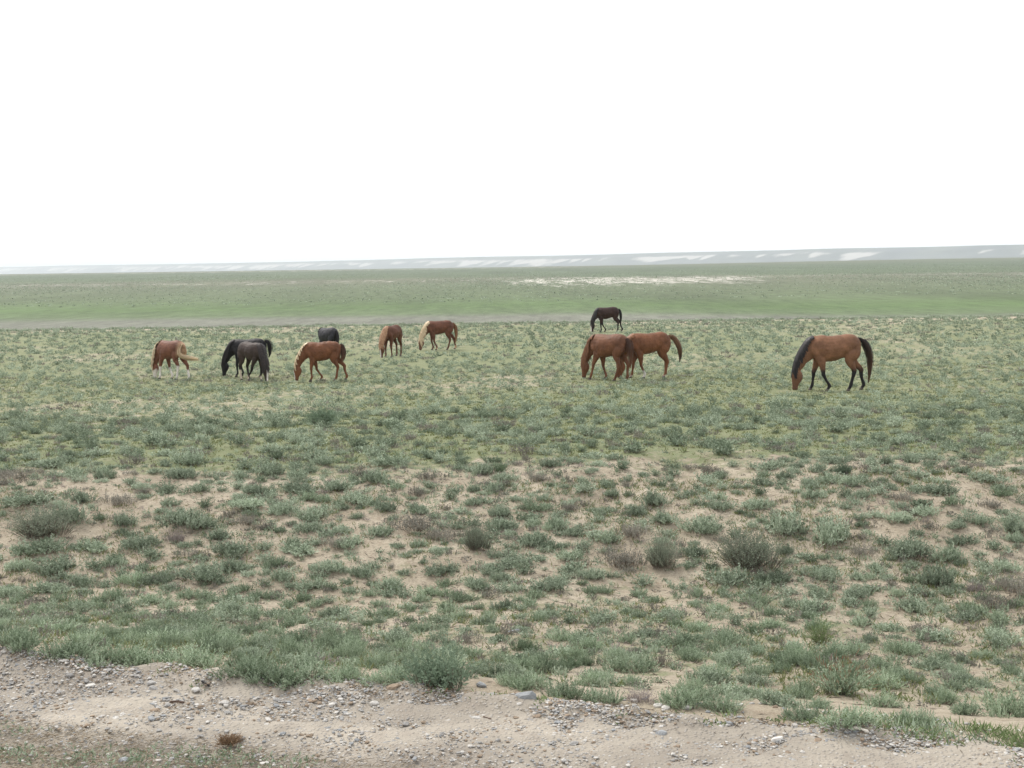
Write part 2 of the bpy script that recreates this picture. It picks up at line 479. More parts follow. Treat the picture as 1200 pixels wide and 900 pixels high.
KINDMATS = dict(tuft=[L_SAGE, L_TWIG], cushion=[L_SAGE, L_TWIG], feathery=[L_SOFT, L_TWIG], woody=[L_GREY, L_TWIG], tall=[L_OLIVE, L_TWIG], round=[L_DARK, L_TWIG],
                dead=[L_DEAD, L_DEAD], fresh=[L_BRIGHT, L_TWIG], redtop=[L_SOFT, L_TWIG, L_RED])
NVAR = dict(tuft=5, cushion=7, feathery=6, woody=5, tall=3, round=3, dead=2, fresh=2, redtop=1)
TEMPL = {k: [make_shrub(100 * i + 11 + j, k) for j in range(NVAR[k])] for i, k in enumerate(NVAR)}
TMESH = {k: [mesh_np('shrub_' + k, V, Q, KINDMATS[k], M, T) for V, Q, T, M in TEMPL[k]] for k in TEMPL}
THEIGHT = {k: [float(np.percentile(t[0][:, 2], 98)) for t in TEMPL[k]] for k in TEMPL}
TWIDTH = {k: [float(np.percentile(t[0][:, 0], 97) - np.percentile(t[0][:, 0], 3)) for t in TEMPL[k]] for k in TEMPL}

# shrubs one can pick out in the photograph: foot x, foot y, width and height in its pixels, kind
C, F, Wd, T, R_, D_ = 'cushion', 'feathery', 'woody', 'tall', 'round', 'dead'
SHRUBS = [
 (53,546,46,11,C),(13,561,46,14,Wd),(75,536,18,10,C),(90,558,36,13,C),(117,560,16,12,C),(220,544,40,18,C),(195,546,20,11,C),(213,561,40,14,C),(310,557,36,17,C),(347,559,20,12,C),
 (377,544,26,12,C),(233,576,30,12,C),(193,578,25,11,C),(167,579,22,10,Wd),(297,577,28,12,C),(350,578,46,14,C),(392,575,44,15,C),(97,587,30,14,C),(33,591,50,16,C),(140,591,46,15,Wd),
 (43,628,76,38,T),(87,610,42,22,C),(147,615,27,17,C),(217,614,55,22,C),(238,618,30,15,C),(207,634,30,20,D_),(287,593,40,12,C),(283,613,36,13,Wd),(337,602,36,14,C),(362,608,42,16,C),
 (310,621,30,12,Wd),(363,624,36,14,C),(47,646,60,18,C),(107,646,40,14,C),(167,643,46,16,C),(253,632,40,14,C),(280,647,46,15,C),(347,649,50,14,C),(317,664,26,15,F),(337,678,30,13,C),
 (153,684,32,17,F),(100,684,28,13,C),(277,670,32,17,C),(235,678,60,20,C),(187,682,36,14,C),(67,670,50,20,C),(25,668,34,14,C),(133,664,30,14,C),(380,668,40,15,C),(395,640,40,16,Wd),
 (460,544,46,13,C),(443,564,30,16,C),(423,558,30,13,Wd),(422,589,38,15,C),(447,598,28,12,C),(487,581,26,14,Wd),(500,561,30,11,Wd),(563,556,25,15,C),(630,563,30,14,Wd),(593,563,28,12,C),
 (577,576,26,13,C),(647,546,26,12,C),(555,575,16,9,C),(490,601,30,12,C),(583,604,26,15,C),(560,591,36,10,C),(632,598,40,14,F),(667,598,26,13,Wd),(765,591,33,19,C),(715,581,16,11,C),
 (480,618,64,17,Wd),(520,634,36,20,Wd),(556,644,34,36,T),(597,618,28,12,C),(623,616,22,12,C),(657,618,27,15,C),(668,628,28,13,C),(620,641,32,19,C),(713,637,31,18,C),(737,628,46,19,Wd),
 (745,604,25,12,C),(777,611,36,14,C),(773,664,38,40,T),(730,662,58,27,Wd),(490,641,22,11,C),(430,674,32,13,C),(455,690,36,14,C),(520,672,40,14,C),(560,688,36,14,C),(600,662,44,14,C),
 (640,690,40,15,C),(690,676,34,14,C),(700,694,36,13,F),(500,697,34,13,F),(412,640,34,14,C),(440,628,30,13,C),(664,656,34,12,C),(585,678,24,11,C),
 (830,554,22,13,Wd),(843,561,23,11,C),(897,551,36,12,C),(920,561,24,11,C),(895,569,25,12,C),(935,548,18,9,C),(972,543,36,10,C),(988,555,21,15,R_),(975,566,36,13,C),(950,568,22,10,C),
 (997,569,28,14,C),(1038,544,18,12,C),(1068,542,20,12,C),(1010,536,22,9,Wd),(1022,542,13,9,C),(1157,563,46,12,C),(1125,553,20,9,C),(1097,576,42,13,C),(1045,574,16,10,C),(1033,566,18,9,C),
 (953,584,30,13,C),(893,596,40,13,C),(1010,583,26,11,C),(1058,586,28,12,Wd),(845,596,29,13,C),(1158,594,36,12,Wd),(1090,603,36,12,C),(1048,609,33,12,C),(1120,618,21,11,C),(1150,613,24,13,C),
 (1187,622,34,20,C),(820,624,46,20,C),(917,628,46,28,C),(970,635,46,33,C),(872,665,80,50,T),(850,685,52,20,C),(920,648,22,13,C),(1017,651,46,16,Wd),(1063,652,46,27,C),(1110,655,36,19,C),
 (1127,638,40,13,C),(1187,634,24,11,C),(1093,685,37,27,C),(1145,692,27,19,D_),(1193,695,42,26,Wd),(1163,711,42,21,Wd),(1073,715,52,20,C),(953,714,42,17,C),(883,708,36,16,F),(967,679,36,18,C),
 (1027,668,26,12,C),(812,652,36,16,C),(906,680,44,15,C),(1010,700,36,14,C),(840,716,34,13,F),(1180,668,32,15,C),(1005,678,22,11,C),
 (512,806,78,56,R_),(355,796,80,32,F),(402,798,44,24,F),(455,801,62,24,F),(317,758,36,18,F),(362,768,56,16,F),(407,747,33,17,F),(415,758,28,11,C),(460,753,46,15,C),(547,753,36,14,Wd),
 (525,763,22,11,C),(567,731,30,12,C),(565,781,24,10,C),(595,803,34,22,F),(657,751,36,18,F),(650,768,46,12,C),(690,761,40,20,F),(740,788,62,27,F),(775,781,24,20,Wd),(657,818,48,28,F),
 (705,823,48,25,F),(750,822,42,24,D_),(800,826,60,34,F),(850,832,50,26,F),(797,756,56,20,F),(862,758,56,20,F),(845,774,28,14,C),(835,798,46,20,C),(885,801,40,16,C),(622,806,46,28,F),
 (960,753,33,31,'fresh'),(935,767,19,14,C),(988,766,50,20,F),(985,812,66,46,'redtop'),(937,813,38,28,F),(1035,783,42,20,F),(1057,798,38,18,F),(1035,828,38,26,F),(940,843,50,25,F),(1000,847,72,26,F),
 (1072,847,46,25,F),(1177,839,64,36,F),(1120,808,52,16,F),(1126,776,23,12,C),(1062,766,42,22,F),(1017,751,22,11,C),(1087,781,40,14,C),(1100,748,42,13,C),(1175,750,44,16,C),(1190,790,30,18,F),
 (20,760,60,32,F),(70,772,60,30,F),(120,776,60,28,F),(170,778,64,30,F),(225,782,70,32,F),(280,790,64,30,F),(315,795,50,26,F),(60,742,54,18,F),(130,745,46,16,F),(190,752,60,20,F),
 (250,756,60,28,F),(150,728,44,14,F),(220,735,50,14,F),(290,740,40,14,F),(90,715,50,14,F),(30,722,44,15,F),(270,715,40,13,C),(340,728,40,14,F),(390,722,36,13,C),(180,705,44,13,F),
 (450,722,40,13,F),(500,738,38,13,F),(610,735,34,12,Wd),(700,728,40,13,C),(750,745,34,12,C),(640,722,30,11,C),(545,705,40,14,F),(590,712,34,12,C),(780,725,38,13,C),(820,738,36,14,F),
 (380,499,36,25,R_),(905,735,34,13,F),(1040,738,36,12,C),(1130,728,40,14,C),(1150,770,30,13,F),(310,700,36,13,F),(365,690,36,13,C),(230,700,44,14,F),(60,695,44,14,C),(10,700,36,14,C),
]

placed = []                                       # (x, y, radius) of everything rooted so far
shrub_info = []
def put_shrub(x, y, z, width, height, kind, var=None):
    v = random.randrange(NVAR[kind]) if var is None else var
    o = link('shrub' if kind not in ('tuft', 'cushion', 'feathery', 'woody') else 'sagebrush_shrub', TMESH[kind][v])
    sxy = width / TWIDTH[kind][v]
    o.scale = (sxy, sxy * random.uniform(.75, 1.0), height / THEIGHT[kind][v])
    o.rotation_euler = (0, 0, random.choice((0, math.pi)) + random.uniform(-.5, .5))
    o.location = (x, y, z - .012)
    placed.append((x, y, width * .5))
    shrub_info.append((o, x, y, width, height, kind))
    return o

for (px, py, wp, hp, kind) in SHRUBS:
    x, y, z = ground_at(px, py)
    dd = depth(x, y, z)
    put_shrub(x, y, z, wp * dd / FPX * .88, hp * dd / FPX * (.76 if kind == 'feathery' else .88), kind)
N_MARKED = len(shrub_info)

class Occupied:                                   # a coarse hash grid that keeps new plants off the old ones
    def __init__(s, cell): s.c, s.d = cell, {}
    def add(s, x, y, r):
        s.d.setdefault((int(x // s.c), int(y // s.c)), []).append((x, y, r))
    def free(s, x, y, r, k=.75):
        i, j = int(x // s.c), int(y // s.c)
        for a in (i - 1, i, i + 1):
            for b in (j - 1, j, j + 1):
                for (X, Y, R) in s.d.get((a, b), ()):
                    if (X - x) ** 2 + (Y - y) ** 2 < ((R + r) * k) ** 2: return False
        return True
occ = Occupied(.9)
for p_ in placed: occ.add(p_[0], p_[1], p_[2] * (1.8 if p_[1] > 19 else 1))

# horses stand where the photograph has them; keep shrubs from growing through their legs
STUFF = []                                        # (x, y, width, height, kind, shrub tone)
def scatter(n, y0, y1, wfun, kinds, dens, k=.7, side=.62):
    got = 0
    if k is None: k = 0
    ys = np.sqrt(rng.uniform(y0 ** 2, y1 ** 2, n))
    xs = rng.uniform(-1, 1, n) * (ys * side + 1.0)
    keep = rng.uniform(0, 1, n) < dens(xs, ys)
    for x, y in zip(xs[keep], ys[keep]):
        if road_s(x, y) + float(edge_wob(x)) < 7.72: continue
        wd = wfun(y)
        if not occ.free(x, y, wd / 2, k): continue
        occ.add(x, y, wd / 2)
        kd = random.choices([a for a, _ in kinds], [b for _, b in kinds])[0]
        hgt = wd * {'cushion': .42, 'woody': .42, 'feathery': .52, 'tuft': .58, 'plainbush': .42, 'round': .6, 'tall': .8, 'dead': .55, 'fresh': .8}[kd] * random.uniform(.8, 1.15)
        STUFF.append((x, y, wd, hgt, kd))
        got += 1
    return got
U = random.uniform
d1 = lambda x, y: sstep(.22, .62, fbm(x * .7, y * .7, 71, 3))
TU = 'tuft'
lft = lambda x: 1 - sstep(-2.5, 1.5, x)
scatter(700, 7.2, 9.6, lambda y: U(.09, .26), [(F, .75), (C, .25)], lambda x, y: .3 + .5 * lft(x), .7)
scatter(3600, 9.0, 12.6, lambda y: U(.06, .20), [(F, .42), (C, .33), (TU, .15), (Wd, .1)], lambda x, y: .2 + .55 * d1(x, y) + .25 * lft(x), .84)
scatter(6500, 12.0, 17.0, lambda y: U(.05, .23), [(C, .44), (TU, .36), (Wd, .16), (F, .04)], lambda x, y: .22 + .6 * d1(x, y) - .12 * sstep(0, 4, x), .86)
scatter(5600, 16.4, 24, lambda y: U(.11, .34), [(C, .3), (TU, .55), (Wd, .15)], lambda x, y: .22 + .62 * d1(x, y), 1.3)
scatter(20000, 23, 46, lambda y: U(.14, .37), [(C, .25), (TU, .63), (Wd, .12)], lambda x, y: .22 + .62 * d1(x * .6, y * .6), 1.34)
scatter(26000, 44, 97, lambda y: U(.18, .46), [(C, .25), (TU, .63), (Wd, .12)], lambda x, y: .22 + .62 * d1(x * .5, y * .5), 1.34)
SPROUT = []
py_ = np.sqrt(rng.uniform(60, 380, 13000)); px_ = rng.uniform(-1, 1, 13000) * (py_ * .6 + 1)
okk = (road_s(px_, py_) > 7.8) & (rng.uniform(0, 1, 13000) < .15 + .85 * sstep(.35, .6, fbm(px_ * .8, py_ * .8, 76, 4)))
for x, y in zip(px_[okk], py_[okk]):
    a = U(.035, .12)
    SPROUT.append((x, y, a, a * U(.4, .9), random.choices([F, TU, Wd, D_], [.38, .32, .2, .10])[0]))
FARP = []
ly = np.exp(rng.uniform(math.log(255), math.log(1150), 30000)); lx = rng.uniform(-1, 1, 30000) * ly * .52
dn = sstep(.3, .62, fbm(lx * .012, ly * .004, 73, 4)) * sstep(250, 380, ly)
for x, y, q in zip(lx, ly, rng.uniform(0, 1, 30000) < .2 + .8 * dn):
    if q: FARP.append((x, y, U(.35, .85), U(.16, .34), 'tuft'))

# the largest of the scattered ones inside the frame become shrubs of their own
def pix_size(s):
    x, y, wd, hg, kd = s
    z = float(zf(x, y)); dd = depth(x, y, z)
    u, v = project(x, y, z)
    return wd * FPX / dd if (-20 < u < 1220 and v < 905) else 0
STUFF.sort(key=pix_size, reverse=True)
n_more = 298 - N_MARKED
for s in STUFF[:n_more]:
    put_shrub(s[0], s[1], float(zf(s[0], s[1])), s[2], s[3], s[4])
REST = STUFF[n_more:]

def label_shrubs():
    marks = [((512, 806), 'dark green bushy shrub, densest of those at the gravel edge'), ((380, 498), 'lone rounded blue-green bush on the grass below the chestnut horses'),
             ((872, 665), 'largest grey twiggy bush, standing at the foot of the sandy bank'), ((773, 664), 'upright dark bush beside a grey tangle, below the bank'),
             ((556, 644), 'narrow upright dark bush on the bank face, next to woody brown clumps'), ((43, 628), 'broad olive bush spreading low at the left end of the bank'),
             ((985, 812), 'pale green shrub with rusty dry flower stalks standing above its crown'), ((960, 753), 'single bright yellow-green leafy shrub among the grey sage'),
             ((750, 822), 'pale lilac dead tuft wedged between green shrubs at the road edge'), ((207, 634), 'pale leafless dead shrub on the bank, leftmost of the dry ones'),
             ((1145, 692), 'greyish dead shrub below the bank near the right side of the view'), ((988, 555), 'small round dark shrub on top of the sandy bank')]
    for i, (o, x, y, wd, hg, kind) in enumerate(shrub_info):
        o['category'] = 'shrub'
        z = float(zf(x, y)); u, v = project(x, y, z)
        if i < N_MARKED:
            m = [t for (a, b), t in marks if (a, b) == SHRUBS[i][:2]]
            if m: o['label'] = m[0]; continue
        s = float(road_s(x, y))
        look = {'tuft': 'round sage tuft', 'cushion': 'grey-green sage cushion', 'feathery': 'soft upright feathery sage', 'woody': 'brownish woody sage clump', 'tall': 'dark upright bush', 'round': 'rounded dark bush', 'dead': 'pale dead shrub', 'fresh': 'fresh green shrub', 'redtop': 'shrub'}[kind]
        size = 'wide' if wd > .42 else 'middling' if wd > .27 else 'small'
        where = 'at the gravel edge' if s < 8.6 else 'on the slope below the road' if s < 10.4 else 'in the hollow' if y < 12.6 else 'on the bare bank' if y < 15.2 else 'on the bank rim' if y < 17.6 else 'on the grass behind'
        part = ['below the pinto', 'below the blazed chestnut', 'below the flaxen-maned horse', 'below the chestnut pair', 'before the bay', 'beyond the bay'][int(np.searchsorted([330, 450, 640, 830, 1010], u))]
        o['label'] = f'{size} {look} {where}, {part}'
        o['group'] = f'{look}s {where}'
label_shrubs()

def merge_stuff(items, name, label):
    V, Q, T_, Mi, k = [], [], [], [], 0
    mats = [L_SAGE, L_TWIG, L_SOFT, L_GREY, L_OLIVE, L_DEAD]
    first = dict(tuft=0, cushion=0, feathery=2, woody=3, tall=4, round=4, dead=5)
    cache = {}
    buckets = {}
    for it in items:
        lod = 4 if it[2] < .12 and it[1] < 20 else 0 if it[1] < 10 else 1 if it[1] < 28 else 2 if it[1] < 50 else 4 if it[1] < 120 else 3
        buckets.setdefault((it[4], random.randrange(5), lod), []).append(it)
    for (kd, var, lod), its in buckets.items():
        tv, tq, tt, tm = make_shrub(5000 + var * 7 + lod, kd, lod)
        wd0 = np.percentile(tv[:, 0], 97) - np.percentile(tv[:, 0], 3); h0 = np.percentile(tv[:, 2], 98)
        A = np.array([i[:4] for i in its], float)
        n = len(A)
        a = rng.uniform(0, 6.283, n); sx = A[:, 2] / wd0; sz = A[:, 3] / h0
        ca, sa = np.cos(a)[:, None], np.sin(a)[:, None]
        X = (tv[None, :, 0] * ca - tv[None, :, 1] * sa) * sx[:, None] + A[:, 0:1]
        Y = (tv[None, :, 0] * sa + tv[None, :, 1] * ca) * sx[:, None] * .9 + A[:, 1:2]
        Z = tv[None, :, 2] * sz[:, None] + (zf(A[:, 0], A[:, 1]) - .012)[:, None]
        V.append(np.stack([X, Y, Z], -1).reshape(-1, 3))
        Q.append((tq[None] + (np.arange(n) * len(tv))[:, None, None]).reshape(-1, 4) + k)
        k += n * len(tv)
        T_.append(np.clip(tt[None] + rng.normal(size=(n, 1)) * .2, 0, 1).ravel())
        Mi.append(np.tile(np.where(tm == 0, first[kd], 1), n))
    me = mesh_np(name, np.concatenate(V), np.concatenate(Q), mats, np.concatenate(Mi), np.concatenate(T_))
    return link(name, me, kind='stuff', label=label)

# ------------------------------------------------------------------ horses
def coat_material():
    g = N('horse_coat')
    c = g.attr('coat', 'Color')
    oc = g.n('ShaderNodeTexCoord').outputs['Object']
    v = g.mix(1.0, g.ramp(g.noise(3.5, 4, .6, vec=oc), (.3, .68), (.5, 1.0), (.7, 1.32)), g.ramp(g.noise(26, 4, .7, vec=oc), (.3, .8), (.7, 1.2)), 'MULTIPLY')
    g.base(g.mix(1.0, c, v, 'MULTIPLY'))
    g.b.inputs['Roughness'].default_value = .62
    g.b.inputs['Specular IOR Level'].default_value = .22
    g.bump(g.noise(60, 3, .6, (.5, 1, .3), vec=oc), .25, .01)
    return g.m
M_COAT = coat_material()
_hm = {}
def hair_material(a, b):
    if (a, b) not in _hm:
        g = N('horse_hair'); g.base(g.mix(g.attr('tone'), a, b)); g.b.inputs['Roughness'].default_value = .5; _hm[(a, b)] = g.m
    return _hm[(a, b)]
def plain_material(name, c, rough=.5):
    g = N(name); oc = g.n('ShaderNodeTexCoord').outputs['Object']
    g.base(g.mix(1.0, c, g.ramp(g.noise(20, 3, .6, vec=oc), (.3, .75), (.7, 1.2)), 'MULTIPLY')); g.b.inputs['Roughness'].default_value = rough
    return g.m
M_HOOF, M_EYE = plain_material('hoof', (.07, .06, .05), .5), plain_material('eye', (.008, .006, .005), .1)

def loft(rings, nseg=18):
    """rings: (center, axis u, axis v) with scaled axes; closed tube with end caps as fans turned into quads-of-tris"""
    th = np.linspace(0, 2 * math.pi, nseg, endpoint=False)
    V = [np.asarray(c)[None] + np.cos(th)[:, None] * np.asarray(u)[None] + np.sin(th)[:, None] * np.asarray(v)[None] for c, u, v in rings]
    V = np.concatenate(V + [np.asarray(rings[0][0])[None], np.asarray(rings[-1][0])[None]])
    n = len(rings)
    Fc = []
    for i in range(n - 1):
        for j in range(nseg):
            k = (j + 1) % nseg
            Fc.append((i * nseg + j, i * nseg + k, (i + 1) * nseg + k, (i + 1) * nseg + j))
    for j in range(nseg):
        k = (j + 1) % nseg
        Fc.append((n * nseg, k, j)); Fc.append((n * nseg + 1, (n - 1) * nseg + j, (n - 1) * nseg + k))
    return V, Fc

def curve_rings(pts, sub=4):
    """pts: (x, y, z, half thickness in the plane of the curve, half width sideways), smoothed along the way"""
    P = np.array(pts, float)
    t = np.arange(len(P)); tt = np.linspace(0, len(P) - 1, (len(P) - 1) * sub + 1)
    out = np.zeros((len(tt), 5))
    m = np.gradient(P, axis=0)
    for n_, s in enumerate(tt):
        i = min(int(s), len(P) - 2); f = s - i
        out[n_] = (2*f**3-3*f**2+1)*P[i] + (f**3-2*f**2+f)*m[i] + (-2*f**3+3*f**2)*P[i+1] + (f**3-f**2)*m[i+1]
    tan = unit(np.gradient(out[:, :3], axis=0))
    nrm = unit(np.stack([tan[:, 2], 0 * tan[:, 0], -tan[:, 0]], -1))
    lat = np.cross(nrm, tan)
    return [(o[:3], nn * max(o[3], .004), ll * max(o[4], .004)) for o, nn, ll in zip(out, nrm, lat)], out, nrm

def horse(spec):
    nm = spec['label']
    s = spec
    TORSO = [(-.64, 0, 1.16, .09, .08), (-.59, 0, 1.17, .19, .17), (-.48, 0, 1.18, .275, .245), (-.32, 0, 1.2, .31, .275), (-.12, 0, 1.175, .315, .28),
             (.08, 0, 1.135, .335, .30), (.28, 0, 1.125, .345, .285), (.45, 0, 1.135, .345, .245), (.58, 0, 1.1, .30, .205), (.68, 0, 1.04, .20, .155), (.73, 0, 1.0, .09, .07)]
    b = s.get('belly', 1.0)
    TORSO = [(x, y, z - (.03 * (b - 1) * 5 if -.2 < x < .35 else 0), h * (b if -.2 < x < .35 else 1), w_ * (b if -.2 < x < .35 else 1)) for x, y, z, h, w_ in TORSO]
    hd = s.get('head', 0.0)                                        # head nearer (-) or farther (+)
    NECK = [(.40, 0, 1.22, .27, .15), (.58, 0, 1.17, .29, .15), (.76 + .2 * hd, 0, 1.03, .225, .12), (.90 + .5 * hd, 0, .86, .172, .10), (.99 + .8 * hd, 0, .69, .14, .085), (1.04 + hd, 0, .57, .11, .075), (1.055 + hd, 0, .5, .09, .07)]
    HEAD = [(1.045 + hd, 0, .585, .06, .06), (1.04 + hd, 0, .54, .10, .09), (1.02 + hd, 0, .45, .15, .11), (1.02 + hd, 0, .36, .148, .10), (1.045 + hd, 0, .25, .108, .074),
            (1.06 + hd, 0, .16, .08, .058), (1.068 + hd, 0, .09, .078, .06), (1.07 + hd, 0, .05, .06, .05), (1.072 + hd, 0, .03, .03, .03)]
    shells = []
    rT, _, _ = curve_rings(TORSO); shells.append(loft(rT, 20))
    rN, cN, nN = curve_rings(NECK); shells.append(loft(rN, 18))
    rH, cH, nH = curve_rings(HEAD); shells.append(loft(rH, 16))
    # withers ridge and chest muscle
    shells.append(loft(curve_rings([(.25, 0, 1.40, .03, .03), (.42, 0, 1.41, .075, .06), (.58, 0, 1.38, .07, .055), (.72, 0, 1.24, .05, .04)])[0], 12))
    for sy in (-1, 1):                                             # ears, shoulders
        e = np.array([1.075 + hd, sy * .055, .60])
        shells.append(loft(curve_rings([(e[0] - .02, sy * .05, .57, .03, .028), (e[0] + .01, sy * .07, .64, .034, .024), (e[0] + .035, sy * .085, .72, .012, .012)])[0], 8))
        shells.append(loft(curve_rings([(.60, sy * .13, 1.0, .08, .05), (.52, sy * .155, 1.05, .17, .075), (.42, sy * .15, 1.2, .16, .06), (.40, sy * .10, 1.36, .07, .03)])[0], 12))
    feet = {}
    for key, sy in (('fl', 1), ('fr', -1)):
        fx = s.get(key, .45); y_ = sy * .135; kx = .45 + (fx - .45) * .50 + .025
        L = [(.47, sy * .12, 1.02, .15, .085), (.44, y_, .86, .135, .09), (.45 + (fx - .45) * .28, y_, .68, .088, .068), (kx, y_, .50, .056, .05), (kx - .004, y_, .45, .052, .046),
             (.45 + (fx - .45) * .78, y_, .28, .036, .032), (fx - .02, y_, .16, .046, .04), (fx + .01, y_, .10, .038, .036), (fx + .03, y_, .055, .045, .042), (fx + .035, y_, .03, .04, .036)]
        shells.append(loft(curve_rings(L, 3)[0], 12)); feet[key] = (fx + .035, y_)
    for key, sy in (('hl', 1), ('hr', -1)):
        fx = s.get(key, -.5); y_ = sy * .14; kx = -.55 + (fx + .5) * .62; gx = -.38 + (fx + .5) * .3
        L = [(-.40, sy * .12, 1.16, .24, .13), (-.40 + (fx + .5) * .06, sy * .15, 1.0, .205, .12), (gx, y_, .82, .135, .095), ((gx + kx) / 2 - .005, y_, .68, .088, .068), (kx, y_, .545, .068, .05), (kx + .005, y_, .48, .058, .044),
             ((kx * .55 + fx * .45) , y_, .31, .042, .035), (fx - .025, y_, .165, .05, .042), (fx + .005, y_, .10, .04, .037), (fx + .03, y_, .055, .047, .042), (fx + .035, y_, .03, .042, .036)]
        shells.append(loft(curve_rings(L, 3)[0], 12)); feet[key] = (fx + .035, y_)
    V, Fc, k = [], [], 0
    for v, f in shells:
        V.append(v); Fc += [tuple(i + k for i in q) for q in f]; k += len(v)
    V = np.concatenate(V)
    raw = bpy.data.meshes.new('horse_raw'); raw.from_pydata(V.tolist(), [], Fc); raw.update()
    tmp = bpy.data.objects.new('horse_raw', raw); COL.objects.link(tmp)
    md = tmp.modifiers.new('r', 'REMESH'); md.mode = 'VOXEL'; md.voxel_size = .0155; md.use_smooth_shade = True
    m2 = tmp.modifiers.new('s', 'SMOOTH'); m2.factor = .5; m2.iterations = 4
    dg = bpy.context.evaluated_depsgraph_get()
    body = bpy.data.meshes.new_from_object(tmp.evaluated_get(dg))
    bpy.data.objects.remove(tmp); bpy.data.meshes.remove(raw)
    body.name = 'horse_body'; body.materials.clear(); body.materials.append(M_COAT)
    n = len(body.vertices)
    co = np.zeros(n * 3, np.float32); body.vertices.foreach_get('co', co); co = co.reshape(-1, 3).astype(float)
    # coat colours and markings
    x, y, z = co.T
    base = np.array(s['coat'])
    colr = np.repeat(base[None], n, 0)
    under = sstep(.95, .8, z) * (np.abs(y) < .22) * (x > -.4) * (x < .5) * (z > .7)
    colr = colr * (1 + .25 * s.get('pale', 0) * under[:, None])
    wob = (vnoise(x * 9, z * 9 + y * 5, 5) - .5) * .08
    legm = (z < .9) & (x < .95 + hd - .1 * 0) & ~((x > .86 + hd) & (z < .75))
    if 'points' in s:
        m = (sstep(.66, .50, z + wob) * legm)[:, None]; colr = colr * (1 - m) + np.array(s['points']) * m
    for key, hgt in s.get('socks', {}).items():
        fx, fy = feet[key]
        isfr = key[0] == 'f'; sg = 1 if key[1] == 'l' else -1
        m = (sstep(hgt + .04, hgt - .04, z + wob) * legm * (y * sg > 0) * ((x > .02 + min(s.get('fl', .45), s.get('fr', .45)) * 0) == isfr))[:, None]
        if isfr and min(s.get('fl', .45), s.get('fr', .45)) < .05:
            m = (sstep(hgt + .04, hgt - .04, z + wob) * legm * (y * sg > 0) * (x > -.3))[:, None]
        colr = colr * (1 - m) + np.array(s.get('sockcol', (.62, .58, .54))) * m
    head_m = (x > .86 + hd) & (z < .64)
    if s.get('muzzle', 1):
        m = (head_m * sstep(.16, .06, z))[:, None] * .5; colr = colr * (1 - m) + base * .45 * m
    if s.get('blaze'):
        wd = s['blaze']
        m = (head_m * (x > 1.05 + hd + .02) * sstep(wd + .012, wd - .006, np.abs(y) + wob * .1) * sstep(.50, .44, z))[:, None]
        colr = colr * (1 - m) + np.array((.66, .62, .59)) * m
    if s.get('bald'):
        m = (head_m * sstep(.40, .34, z + wob))[:, None]; colr = colr * (1 - m) + np.array((.6, .55, .52)) * m
    if s.get('palerump'):
        m = (sstep(-.46, -.58, x) * sstep(.75, .95, z))[:, None] * .55; colr = colr * (1 - m) + np.array(s['palerump']) * m
    if s.get('facecol'):
        m = (head_m * sstep(.52, .44, z))[:, None] * .7; colr = colr * (1 - m) + np.array(s['facecol']) * m
    at = body.attributes.new('coat', 'FLOAT_COLOR', 'POINT')
    at.data.foreach_set('color', np.concatenate([np.clip(colr, 0, 1), np.ones((n, 1))], 1).astype(np.float32).ravel())
    bend = s.get('bend', 0.0)
    def bent(P):                                                   # turn the neck and head sideways
        P = np.array(P, float)
        f = sstep(.5, 1.0, P[:, 0])
        a = bend * f
        dx, dy = P[:, 0] - .55, P[:, 1]
        P[:, 0] = np.where(f > 0, .55 + dx * np.cos(a) - dy * np.sin(a), P[:, 0])
        P[:, 1] = np.where(f > 0, dx * np.sin(a) + dy * np.cos(a), P[:, 1])
        # legs stay put: only bend what lies above the chest or in front of it
        return P
    keep = (z < .78) & (x < .82 + .0)
    nb = bent(co); nb[keep] = co[keep]
    if bend:
        body.vertices.foreach_set('co', nb.astype(np.float32).ravel())
    cc = nb if bend else co
    nn_ = np.zeros(n * 3, np.float32); body.vertices.foreach_get('normal', nn_)
    dsp = ((fbm(co[:, 0] * 6 + 3, co[:, 2] * 6, s['seed'], 3) - .5) * .034 + (fbm(co[:, 0] * 17, co[:, 2] * 5, s['seed'] + 40, 2) - .5) * .012 * (co[:, 2] > .7))[:, None] * (sstep(.3, .8, co[:, 2])[:, None])
    body.vertices.foreach_set('co', (cc + nn_.reshape(-1, 3) * dsp).astype(np.float32).ravel())
    for p in body.polygons: p.use_smooth = True
    body.update()
    root = link('horse', None, label=s['label'], category='horse', group='horses grazing on the steppe')
    root.empty_display_size = .3
    link('body', body, root)
    r = np.random.default_rng(s['seed'])
    # mane
    hm = hair_material(*s['mane'])
    if True:
        crest = np.stack([c[:3] + nn * (c[3] + .004) * (1 if nn[2] + nn[0] > 0 else -1) for c, nn in zip(cN, nN)])
        seg = crest[3:-2]
        VV, QQ, k = [], [], 0
        side0 = s.get('maneside', 1)
        nlock = 260
        for i in range(nlock):
            f = (i + r.uniform(0, 1)) / nlock * (len(seg) - 1.01); a = int(f); p0 = seg[a] * (1 - (f - a)) + seg[a + 1] * (f - a)
            dn = unit(np.array([-1, 0, -1.1])); tn = unit(seg[a + 1] - seg[a])
            hang = unit(np.array([0, 0, -1.0]) * .75 + np.array([-.66, 0, -.6]) * .6)
            sd_ = side0 if r.uniform() < .8 else -side0
            ln = r.uniform(.13, .36) * s.get('manelen', 1) * (.3 + .7 * float(sstep(0, .3, f / len(seg))))
            wv = tn * r.uniform(.016, .034)
            hw = (.15 - .08 * f / len(seg)) * min(1, ln / .17 + .25)
            pts = [p0 + np.array([0, sd_ * .004, .012]), p0 + hang * ln * .2 + np.array([0, sd_ * hw * .62, .01]), p0 + hang * ln * .55 + np.array([0, sd_ * (hw + .03), 0]), p0 + hang * ln + np.array([r.normal() * .015, sd_ * (hw + .045), 0])]
